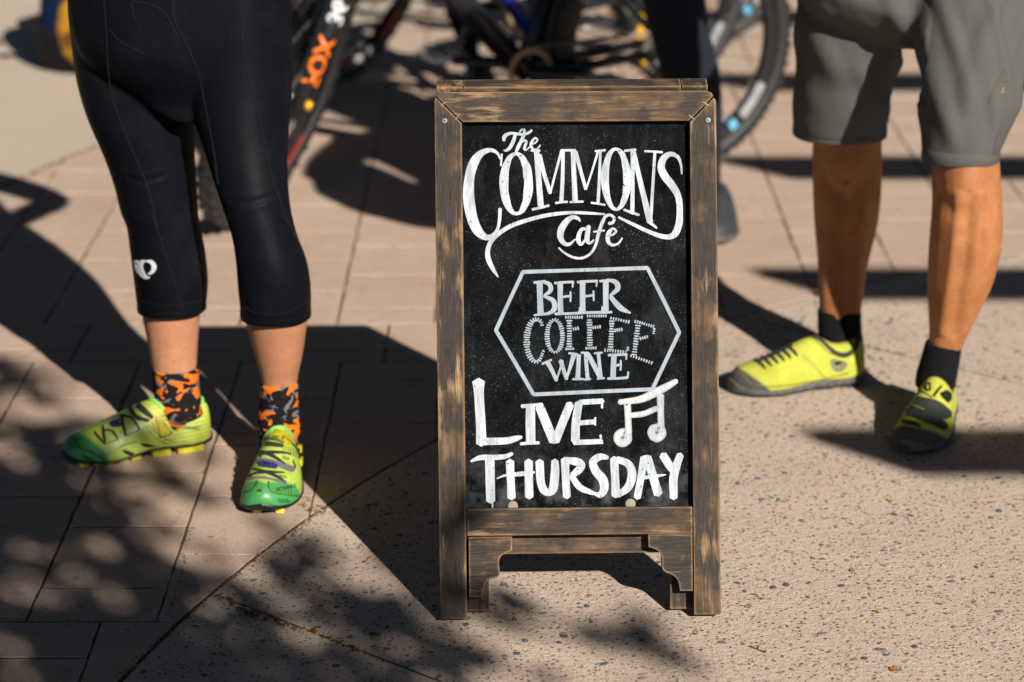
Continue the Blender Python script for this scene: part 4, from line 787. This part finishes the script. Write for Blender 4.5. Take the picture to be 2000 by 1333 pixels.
# ---------------------------------------------------------------- mountain bike
rearc = Vector((.43, 6.47, 0)); fwd = Vector((-1.037, -.46, 0)).normalized(); lft = Vector((-fwd.y, fwd.x, 0))
bike = empty('mountain_bike', rearc, 'black mountain bike with orange lettered fork, front wheel turned towards the sandwich board', 'bicycle')
def BP(x, y, z): return rearc+fwd*x+lft*y+Vector((0, 0, z))
WR = .372
def wheel(parent, c, ax, up, hubcol, deco):
    ax = ax.normalized(); up = (up-ax*up.dot(ax)).normalized(); rt = up.cross(ax)
    P = lambda r, q, o_=0.: c+(up*math.cos(q)+rt*math.sin(q))*r+ax*o_
    def torus(R0, prof, n=72): return rings([[P(R0+a, 2*math.pi*i/n, b) for a, b in prof] for i in range(n)], cap=False, close=True)
    ty = mk('tyre', *torus(WR-.031, [(.027*math.cos(t), .029*math.sin(t)) for t in [2*math.pi*i/14 for i in range(14)]]), BLACK, parent, True); fixn(ty)
    parts = []
    for i in range(84):
        q = 2*math.pi*i/84
        for o_, tilt in ((-.021, .6), (0, 0), (.021, -.6)):
            if (i % 2 == 0) == (o_ == 0): continue
            r = WR-.031+.027*math.cos(abs(o_)/.029); e = P(1, q)-c; t = ax.cross(e)
            n_ = (e*math.cos(tilt)-ax*math.sin(tilt)*(1 if True else 0)).normalized(); k = ax*math.cos(tilt)+e*math.sin(tilt)
            M = Matrix((( t.x, k.x, n_.x, 0), (t.y, k.y, n_.y, 0), (t.z, k.z, n_.z, 0), (0, 0, 0, 1))); M.translation = P(r, q, o_)
            parts.append(box((0, 0, 0), (.013, .012, .010), M))
    tag(mk('tread', *merge(parts), BLACK, parent), kind='stuff')
    rim = mk('rim', *torus(WR-.066, [(-.012, -.013), (.012, -.015), (.012, .015), (-.012, .013)]), BLKP, parent); fixn(rim)
    for q0, q1, m in deco:
        n = 14; pts = [(P(WR-.052, q, s_*.0165), P(WR-.080, q, s_*.0165)) for s_ in (-1,) for q in np.linspace(q0, q1, n)]
        mk('rim_sticker', [p for ab in pts for p in ab], [(2*i, 2*i+1, 2*i+3, 2*i+2) for i in range(n-1)], m, rim)
        pts = [(P(WR-.052, q, .0165), P(WR-.080, q, .0165)) for q in np.linspace(q0, q1, n)]
        mk('rim_sticker', [p for ab in pts for p in ab], [(2*i, 2*i+1, 2*i+3, 2*i+2) for i in range(n-1)], m, rim)
    mk('hub', *tube([c-ax*.055, c-ax*.05, c-ax*.02, c+ax*.02, c+ax*.05, c+ax*.055], [.012, .028, .018, .018, .028, .012], 16), hubcol, parent, True)
    for i in range(28):
        q = 2*math.pi*i/28; s_ = 1 if i % 2 else -1; mk('spoke', *tube([P(.026, q+(.9 if i % 4 < 2 else -.9), s_*.045), P(WR-.076, q, 0)], .0011, 5), BLKP, parent)
    n = 40; dp = [(P(.082 if i % 2 else .076, 2*math.pi*i/n, .052), P(.055, 2*math.pi*i/n, .052)) for i in range(n)]
    mk('brake_disc', [p for ab in dp for p in ab], [(2*i, 2*i+1, (2*i+3) % (2*n), (2*i+2) % (2*n)) for i in range(n)], STEEL, parent)
    return parent
def wroot(name, c): 
    o = bpy.data.objects.new(name, None); COL.objects.link(o); o.parent = bike; o.location = c-rearc; o.empty_display_size = .05; ORG[o.name] = c.copy(); return o
WSTK = plain('white_sticker', (.6, .6, .6), .5); RSTK = plain('red_sticker', (.42, .03, .03), .5); GSTK = plain('grey_sticker', (.25, .25, .26), .5); LBL = plain('light_blue_sticker', (.12, .40, .62), .5)
Z = Vector((0, 0, 1)); rc = BP(0, 0, WR)
wheel(wroot('rear_wheel', rc), rc, lft, Z, BLUE, [(2.0, 2.35, GSTK), (2.42, 2.5, LBL), (-1.1, -.7, GSTK)])
bb = BP(.44, 0, .345); sax = (Z*.91-fwd*.415).normalized()          # steering axis
ax0 = BP(1.15, 0, WR); foot = ax0-fwd*.045*.91-Z*.045*.415          # nearest point of the axis to the axle
STE = R(50); rot = Matrix.Rotation(STE, 3, sax); f2 = rot @ fwd; l2 = rot @ lft
off = (fwd*.91+Z*.415).normalized(); off2 = rot @ off; fc = foot+off2*.045
lowest = fc.z-WR*math.sqrt(1-l2.z**2); fc.z -= lowest; foot.z -= lowest
wheel(wroot('front_wheel', fc), fc, l2, sax, BLKP, [(2.5, 3.0, WSTK), (3.05, 3.3, RSTK), (3.9, 4.2, WSTK), (1.9, 2.3, RSTK)])
crown = foot+sax*.53; htop = foot+sax*.68; hbot = foot+sax*.56
fk = mk('fork', *tube([crown-l2*.075, crown, crown+l2*.075], [.026, .03, .026], 10), BLKP, bike, True)
for s_ in (-1, 1):
    a = fc+l2*.066*s_; lo = mk('lower_leg', *tube([a-sax*.02, a+sax*.05, a+sax*.20, a+sax*.33], [.02, .024, .026, .027], 14), BLKP, fk, True)
    mk('stanchion', *tube([a+sax*.33-off2*.0, crown+l2*.066*s_+off2*.02], .018, 12), GOLD, fk, True)
    # lettering on the fork leg, facing out and forward
    nrm = (l2*s_*.75+f2*.45-Vector((0, .9, 0))).normalized(); nrm = (nrm-sax*nrm.dot(sax)).normalized(); sd = sax.cross(nrm)
    for txt, p0, hgt, m in (('FOX', .05, .13, plain('orange_print', (.85, .16, .005), .5)), ('36', .215, .06, WSTK)):
        cu = bpy.data.curves.new('t', 'FONT'); cu.body = txt; cu.offset = .03; o = bpy.data.objects.new('t', cu); COL.objects.link(o)
        me = bpy.data.meshes.new_from_object(o.evaluated_get(bpy.context.evaluated_depsgraph_get())); bpy.data.objects.remove(o)
        V = [v.co for v in me.vertices]; x0 = min(v.x for v in V); x1 = max(v.x for v in V); y1 = max(v.y for v in V)
        W_ = []
        for v in V:
            t = p0+(v.x-x0)/(x1-x0)*hgt; s2 = (v.y/y1-.5)*.046; an = s2/.0275; W_.append(a+sax*t+(nrm*math.cos(an)+sd*math.sin(an))*.0285)
        mk('lettering', W_, [tuple(p.vertices) for p in me.polygons], m, lo)
    mk('thru_axle_cap', *tube([a+l2*s_*.02, a+l2*s_*.034], [.014, .011], 12), GOLD, fk, True)
st = BP(.30, 0, .80); FB = plain('black_frame_paint', (.010, .012, .016), .3)
fr = mk('frame', *tube([BP(.425, 0, .33), bb, st], [.03, .024, .019], 14), FB, bike, True)
def tb(name, pts, r, m=None, par=None): return mk(name, *tube(pts, r, 12), m or FB, par or fr, True)
tb('down_tube', [bb, bb.lerp(hbot, .5)-Z*.015, hbot], [.032, .034, .034]); tb('top_tube', [BP(.34, 0, .70), htop-sax*.02], [.018, .022]); tb('head_tube', [hbot-sax*.01, htop], .027)
for s_ in (-1, 1):
    tb('chainstay', [BP(.40, s_*.035, .35), BP(.25, s_*.055, .35), BP(.02, s_*.066, WR)], [.018, .014, .012]); tb('seatstay', [BP(.33, s_*.03, .66), BP(.15, s_*.05, .53), BP(.0, s_*.068, WR)], [.014, .012, .010])
mk('shock', *tube([BP(.42, 0, .44), BP(.50, 0, .56), BP(.62, 0, .66)], [.016, .022, .014], 12), BLUE, bike, True)
mk('seat_post', *tube([st-Z*.05, BP(.265, 0, .93)], .015, 12), BLKP, bike, True)
mk('saddle', *rings([[BP(x, w*math.cos(q), z+h*math.sin(q)) for q in [2*math.pi*i/14 for i in range(14)]] for x, w, z, h in ((.09, .05, .955, .01), (.13, .07, .955, .022), (.22, .055, .95, .022), (.32, .022, .945, .018), (.37, .012, .94, .008))]), BLACK, bike, True)
hb = htop+sax*.05; stem = hb+f2*.045
hbar = mk('handlebar', *tube([stem+l2*.39-f2*.04+Z*.02, stem+l2*.12+Z*.01, stem, stem-l2*.12+Z*.01, stem-l2*.39-f2*.04+Z*.02], .015, 10), BLKP, bike, True)
mk('stem', *tube([hb-sax*.05, hb, stem], .02, 10), BLKP, bike, True)
for s_ in (-1, 1): mk('grip', *tube([stem+l2*.25*s_-f2*.018+Z*.014, stem+l2*.385*s_-f2*.04+Z*.02], .018, 10), BLACK, hbar, True)
RS = -1                                                   # drive side faces away from the turn
def ringm(c, ax, r0, r1, teeth, th):
    up = Z; rt = up.cross(ax); n = teeth*2
    V = []
    for o_ in (-th/2, th/2):
        for i in range(n):
            q = 2*math.pi*i/n; d = up*math.cos(q)+rt*math.sin(q); V += [c+d*(r1 if i % 2 else r1*.94)+ax*o_, c+d*r0+ax*o_]
    F = []
    for i in range(n):
        j = (i+1) % n; a, b = 2*i, 2*j; k = 2*n
        F += [(a, a+1, b+1, b), (k+a, k+b, k+b+1, k+a+1), (a, b, k+b, k+a), (a+1, k+a+1, k+b+1, b+1)]
    return V, F
for side in (1, -1):
    cd_ = fwd*(-.96 if side == 1 else .96)+Z*(-.12 if side == 1 else .12); e = bb+lft*.075*side+cd_*.172
    cr = mk('crank', *tube([bb+lft*.06*side, bb+lft*.075*side+cd_*.02, e], [.018, .017, .012], 10), BLKP, bike, True)
    pc = e+lft*.065*side; PM = plain('silver_pedal', (.50, .52, .54), .4)
    M = Matrix(((fwd.x, lft.x, 0, pc.x), (fwd.y, lft.y, 0, pc.y), (0, 0, 1, pc.z), (0, 0, 0, 1)))
    pd = mk('pedal', *box((0, 0, 0), (.03, .10, .02), M), PM, bike); bevel(pd, .003)
    mk('cage', *box((.044, 0, 0), (.016, .10, .018), M), PM, pd); mk('cage', *box((-.044, 0, 0), (.016, .10, .018), M), PM, pd)
    for q in (-1, 1): mk('cage', *box((0, q*.046, 0), (.10, .010, .018), M), PM, pd)
dr = 1
ck = bb+lft*.05*dr; mk('chainring', *ringm(ck, lft, .05, .066, 32, .004), plain('worn_chainring', (.28, .20, .12), .45, .6), bike)
for k, r in enumerate((.10, .09, .08, .07, .058, .048, .038, .028)): mk('cassette_cog', *ringm(rc+lft*dr*(.028+.0045*k), lft, r*.55, r, int(r*260), .0018), STEEL, bike)
der = rc+lft*dr*.07-Z*.075+fwd*.02; dd = mk('derailleur', *tube([rc+lft*dr*.075-Z*.02, der, der+fwd*.03-Z*.06, der+fwd*.02-Z*.12], [.012, .016, .012, .010], 10), BLKP, bike, True)
for p in (der+fwd*.035-Z*.04, der+fwd*.015-Z*.125, der+fwd*.02+Z*.03): mk('pulley', *ringm(p+lft*.012*dr, lft, .004, .025, 12, .008), GOLD, dd)
ch = [ck+Z*.066, rc+lft*dr*.045+Z*.05]; mk('chain', *tube([ck+Z*.066, (ck+Z*.066).lerp(rc+lft*dr*.045+Z*.05, .5), rc+lft*dr*.045+Z*.05], .0045, 6), STEEL, bike)
mk('chain', *tube([ck-Z*.066, der+fwd*.02-Z*.13+lft*.012*dr], .0045, 6), STEEL, bike)
def clone(o, parent=None):
    c = o.copy(); COL.objects.link(c); c.parent = parent
    for ch_ in list(o.children):
        if not ch_.name.startswith('lettering'): clone(ch_, c)
    return c
for loc, q, lab in (((.40, 7.30, 0), .10, 'black mountain bike parked behind the one with the turned wheel'), ((.62, 8.15, 0), -.06, 'black mountain bike parked furthest back in the row of bikes')):
    b_ = clone(bike); b_.location = loc; b_.rotation_euler = (0, 0, q); b_['label'] = lab
    bike['group'] = b_['group'] = 'mountain bikes parked in a row'
p4_ = clone(pn); p4_.location = (-.12, 7.62, 0); p4_.rotation_euler = (0, 0, .25); p4_['label'] = 'person in black trousers standing among the parked bikes'
BLK4 = fabric('black_trouser_cloth', (.006, .006, .008))
for ch_ in p4_.children:
    if ch_.type == 'MESH' and ch_.name.split('.')[0] in ('leggings', 'shorts', 'shirt'):
        ch_.material_slots[0].link = 'OBJECT'; ch_.material_slots[0].material = BLK4
# ---------------------------------------------------------------- backpack behind the cyclist
c0 = gnd(128, 146); bp = empty('backpack', (c0.x, c0.y+.1, 0), 'dark blue and black backpack with a yellow pocket standing behind the cyclist', 'backpack')
BLUF = fabric('blue_nylon', (.005, .014, .05), .0, .6, 500); BLKF = fabric('black_nylon', (.008, .008, .010), .05, .7, 500)
pk, bvp = fuse('main_compartment', [oval([(Vector((c0.x+.04+dx, c0.y+.1, z)), rx, ry) for z, rx, ry, dx in ((.0, .09, .08, 0), (.03, .125, .10, 0), (.12, .14, .11, 0), (.25, .135, .105, .01), (.36, .115, .09, .02), (.44, .07, .06, .03))])], BLUF, bp, .008, 4)
fuse('base_panel', [oval([(Vector((c0.x+.035, c0.y+.092, z)), rx, ry) for z, rx, ry in ((.0, .10, .09), (.03, .135, .107), (.10, .149, .117), (.15, .15, .118))])], BLKF, bp, .008, 3)
fuse('pocket', [oval([(Vector((c0.x+.075, c0.y+.0, z)), rx, ry) for z, rx, ry in ((.03, .04, .04), (.07, .082, .06), (.15, .098, .07), (.22, .085, .06), (.28, .04, .03))])], plain('amber_nylon', (.42, .20, .008), .5), bp, .006, 4)
for z, w, q in ((.33, .05, .35), (.165, .035, -.3)):
    M = Matrix.Translation((c0.x-.11, c0.y+.06, z)) @ Matrix.Rotation(q, 4, 'Y'); o = mk('strap_flap', *box((0, 0, 0), (.10, .012, w), M), BLKF, bp); bevel(o, .003)
# ---------------------------------------------------------------- dappling tree, and unseen trees added to block skylight
LEAF = N('foliage'); lg = LEAF.n('NewGeometry'); LEAF.set(LEAF.ramp(lg.outputs['Random Per Island'], [(0, (.02, .04, .010)), (.6, (.04, .065, .016)), (1, (.07, .09, .024))]), .6); LEAF = LEAF.m
BARK = plain('bark', (.09, .065, .05), .9, 0, .5, 25)
def leaves(cents, size):
    V, F = [], []
    for c in cents:
        n = Vector((random.gauss(0, 1), random.gauss(0, 1), random.gauss(0, 1)+.6)).normalized(); u = n.orthogonal().normalized(); u.rotate(Matrix.Rotation(random.uniform(0, 6.28), 3, n)); w = n.cross(u); s = size*random.uniform(.7, 1.25); k = len(V); c = Vector(c)
        V += [c-u*s, c-u*s*.3+w*s*.42-n*s*.08, c+u*s*.5+w*s*.34, c+u*s, c+u*s*.5-w*s*.34, c-u*s*.3-w*s*.42-n*s*.08]; F.append(tuple(range(k, k+6)))
    return V, F
tr0 = empty('street_tree', (1.9, -5.6, 0), 'leafy plaza tree whose low branches dapple the paving', 'tree')
lc = []; tw = []
def shadow_pt(gx, gy, h): return Vector((gx+.78*h, gy-1.465*h, h))
E0 = np.array((-.50, 3.93)); ED = np.array((.67, -.74)); EN = np.array((-.74, -.67))
clumps = []
for _ in range(300):
    a = random.uniform(-1.7, 1.9); b = random.random()**.8*1.9+.07
    g2 = E0+ED*a+EN*b
    clumps.append((g2, random.uniform(2.7, 3.6), random.uniform(.06, .14)))
for g2, h, sg_ in [((-1.06, 4.83), 3.4, .05), ((-.02, 3.66), 3.2, .04), ((-.20, 3.63), 3.4, .05), ((.20, 3.55), 3.4, .04), ((-.36, 3.80), 3.2, .08), ((-.92, 4.42), 3.3, .11), ((-.70, 4.30), 3.3, .07)]: clumps.append((np.array(g2), h, sg_))
for g2, h, sg_ in clumps:
    cpt = shadow_pt(g2[0], g2[1], h); tw.append(cpt)
    for _ in range(int(62*(sg_/.12)**1.3)+12): lc.append(cpt+Vector((random.gauss(0, sg_), random.gauss(0, sg_), random.gauss(0, sg_*.7))))
cr_ = mk('crown', *leaves(lc, .045), LEAF, tr0)
top_ = Vector((1.9, -4.2, 3.0)); trk = mk('trunk', *tube([(1.9, -5.6, -.1), (1.92, -5.5, 1.0), (1.9, -5.0, 2.0), top_], [.17, .13, .11, .07], 12), BARK, tr0, True)
hubs = []
for q in range(9):
    a = q*.7; pt = Vector((1.9+math.cos(a)*.9, -2.6+math.sin(a)*1.3, 3.5+.2*math.sin(q*2))); hubs.append(pt)
    mk('limb', *tube([top_, top_.lerp(pt, .5)+Vector((0, 0, .12)), pt], [.04, .025, .012], 7), BARK, trk, True)
parts = [tube([min(hubs, key=lambda h: (h-t).length), t], [.007, .003], 4) for t in tw]
tag(mk('twigs', *merge(parts), BARK, trk), kind='stuff')
# unseen big trees added all round to block skylight and deepen shadows
big = empty('sky_block_tree', (0, 0, 0), 'unseen tall tree added round the plaza to block skylight', 'tree', 'added trees blocking skylight round the plaza')
lc = []
for _ in range(95):
    v = Vector((random.gauss(0, 1), random.gauss(0, 1), random.gauss(0, 1))).normalized(); r = random.uniform(.55, 1.)
    c = Vector((v.x*4.1*r, v.y*4.1*r, 7.7+v.z*2.3*r))
    for _ in range(75): lc.append(c+Vector((random.gauss(0, .5), random.gauss(0, .5), random.gauss(0, .35))))
mk('crown', *leaves(lc, .20), LEAF, big)
tk = mk('trunk', *tube([(0, 0, -.1), (.05, 0, 2), (0, .1, 4.5), (0, 0, 6.5)], [.28, .22, .18, .10], 12), BARK, big, True)
for q in range(7):
    a = q*.9; mk('limb', *tube([(0, .08, 4.2+q*.25), (math.cos(a)*1.2, math.sin(a)*1.2, 6+q*.15), (math.cos(a)*2.6, math.sin(a)*2.6, 7.2+q*.2)], [.10, .07, .03], 8), BARK, tk, True)
spots = [(-3.6, 5.2), (3.6, 6.9), (-7.8, 9.5), (-7, 1.5), (9.5, 8), (-1.2, 13.5), (6.5, 14), (-6.5, -5.5), (0.5, 20), (-10.5, -1.5), (10.9, 3.3), (13.2, -3), (-2.9, -1.7), (14.5, -10), (-2.6, -9.8), (0, -16), (8, -18), (16, -17), (-9, -12), (3.5, 13.5), (11, 14), (-12, 5), (-4.5, 18), (17, -3), (12, -24), (4, -25)]
for i, (x, y) in enumerate(spots):
    o = big if i == 0 else clone(big)
    o.location = (x, y, 0); o.rotation_euler = (0, 0, i*1.3)
# ---------------------------------------------------------------- pergola to the right, its rafter tails shade the paving in bands
pg = empty('pergola', (5.2, 2.6, 0), 'timber pergola with spaced rafters over the right hand seating', 'pergola'); TIM = plain('weathered_timber', (.20, .13, .08), .8, 0, .3, 14)
for k in range(0, 5):
    y = .476+1.095*k
    poly = [(2.71, 2.735), (2.80, 2.595), (7.0, 2.595), (7.0, 2.745), (2.73, 2.745)]
    V = [Vector((p[0], y+dy, p[1])) for dy in (-.022, .022) for p in poly]; n = 5
    mk('rafter', V, [tuple(range(n)), tuple(range(n, 2*n))[::-1]]+[(i, (i+1) % n, n+(i+1) % n, n+i) for i in range(n)], TIM, pg)
for x in (4.4, 6.6):
    mk('beam', *box((x, 2.3, 2.515), (.09, 7.4, .155)), TIM, pg)
    for y in (-.9, 5.6): mk('post', *box((x, y, 1.2185), (.12, .12, 2.437)), TIM, pg)
# ---------------------------------------------------------------- litter
LF = plain('dry_leaf', (.36, .15, .03), .7, 0, .4, 200); LF2 = plain('yellow_dry_leaf', (.46, .28, .06), .7, 0, .4, 200)
spec = [(1746, 1309, .011, 0), (1715, 1197, .008, 1), (1665, 1117, .007, 0), (1532, 982, .006, 0), (1740, 980, .009, 1), (1463, 1188, .006, 0), (1838, 1182, .006, 0), (1810, 1085, .007, 1), (1720, 1259, .005, 0), (1940, 1053, .005, 0), (1490, 1172, .005, 0), (1652, 930, .006, 0), (1360, 1240, .006, 0), (590, 988, .006, 0), (606, 978, .007, 1), (150, 1132, .005, 0)]
for x, y, r, t in spec:
    p = gnd(x, y); q0 = random.uniform(0, 6.28); pts = []
    for i in range(10):
        q = 2*math.pi*i/10; rr = r*(1-.45*abs(math.sin(q))); a, b = rr*math.cos(q), rr*math.sin(q); pts.append(Vector((p.x+a*math.cos(q0)-b*math.sin(q0), p.y+a*math.sin(q0)+b*math.cos(q0), .002+.004*math.cos(q*2)**2*random.uniform(.4, 1))))
    V = pts+[Vector((p.x, p.y, .003))]; o = mk('dry_leaf', V, [(i, (i+1) % 10, 10) for i in range(10)], LF2 if t else LF)
    tag(o, 'tiny curled yellow leaf lying on the ground' if t else 'tiny curled orange brown leaf lying on the ground', 'leaf', 'yellow leaves on the ground' if t else 'brown leaves on the ground')
p = gnd(1480, 1270); o = mk('twig', *merge([tube([p+Vector((-.012, .01, .003)), p, p+Vector((.012, -.012, .003))], .0012, 5), tube([p, p+Vector((.003, .010, .004))], .0009, 5)]), plain('twig_bark', (.10, .05, .02), .8)); tag(o, 'small forked brown twig lying on the concrete', 'twig')
parts = []
def bits(path, n, spread, lo=.0015, hi=.006):
    for _ in range(n):
        k = random.randrange(len(path)-1); t = random.random(); x = path[k][0]+(path[k+1][0]-path[k][0])*t; y = path[k][1]+(path[k+1][1]-path[k][1])*t
        c = gnd(x, y)+Vector((random.gauss(0, spread), random.gauss(0, spread), .001)); r = random.uniform(lo, hi)
        M = Matrix.Translation(c) @ Matrix.Rotation(random.uniform(0, 6), 4, 'Z') @ Matrix.Rotation(random.uniform(-.4, .4), 4, 'X'); parts.append(box((0, 0, r*.2), (r*2, r*random.uniform(.3, 1), r*.4), M))
bits([(425, 1163), (480, 1195), (530, 1213), (640, 1245), (700, 1275)], 140, .005); bits([(225, 1330), (430, 1150), (560, 1050), (640, 990)], 260, .004, .001, .003)
bits([(375, 1030), (330, 1210)], 90, .003, .001, .0025); bits([(0, 1210), (330, 1217)], 70, .003, .001, .0025); bits([(0, 365), (190, 285)], 120, .008, .002, .006); bits([(590, 985), (630, 1000)], 40, .008, .001, .004); bits([(1498, 634), (2000, 746)], 90, .006, .001, .004)
DEB = N('leaf_crumbs'); gq = DEB.n('NewGeometry'); DEB.set(DEB.ramp(gq.outputs['Random Per Island'], [(0, (.10, .06, .035)), (.4, (.22, .14, .07)), (.7, (.34, .22, .10)), (.9, (.45, .37, .28)), (1, (.42, .16, .04))], 'CONSTANT'), .8)
tag(mk('leaf_crumbs', *merge(parts), DEB.m), 'crumbs of dry leaf and grit caught in the paving joints', 'debris', kind='stuff')
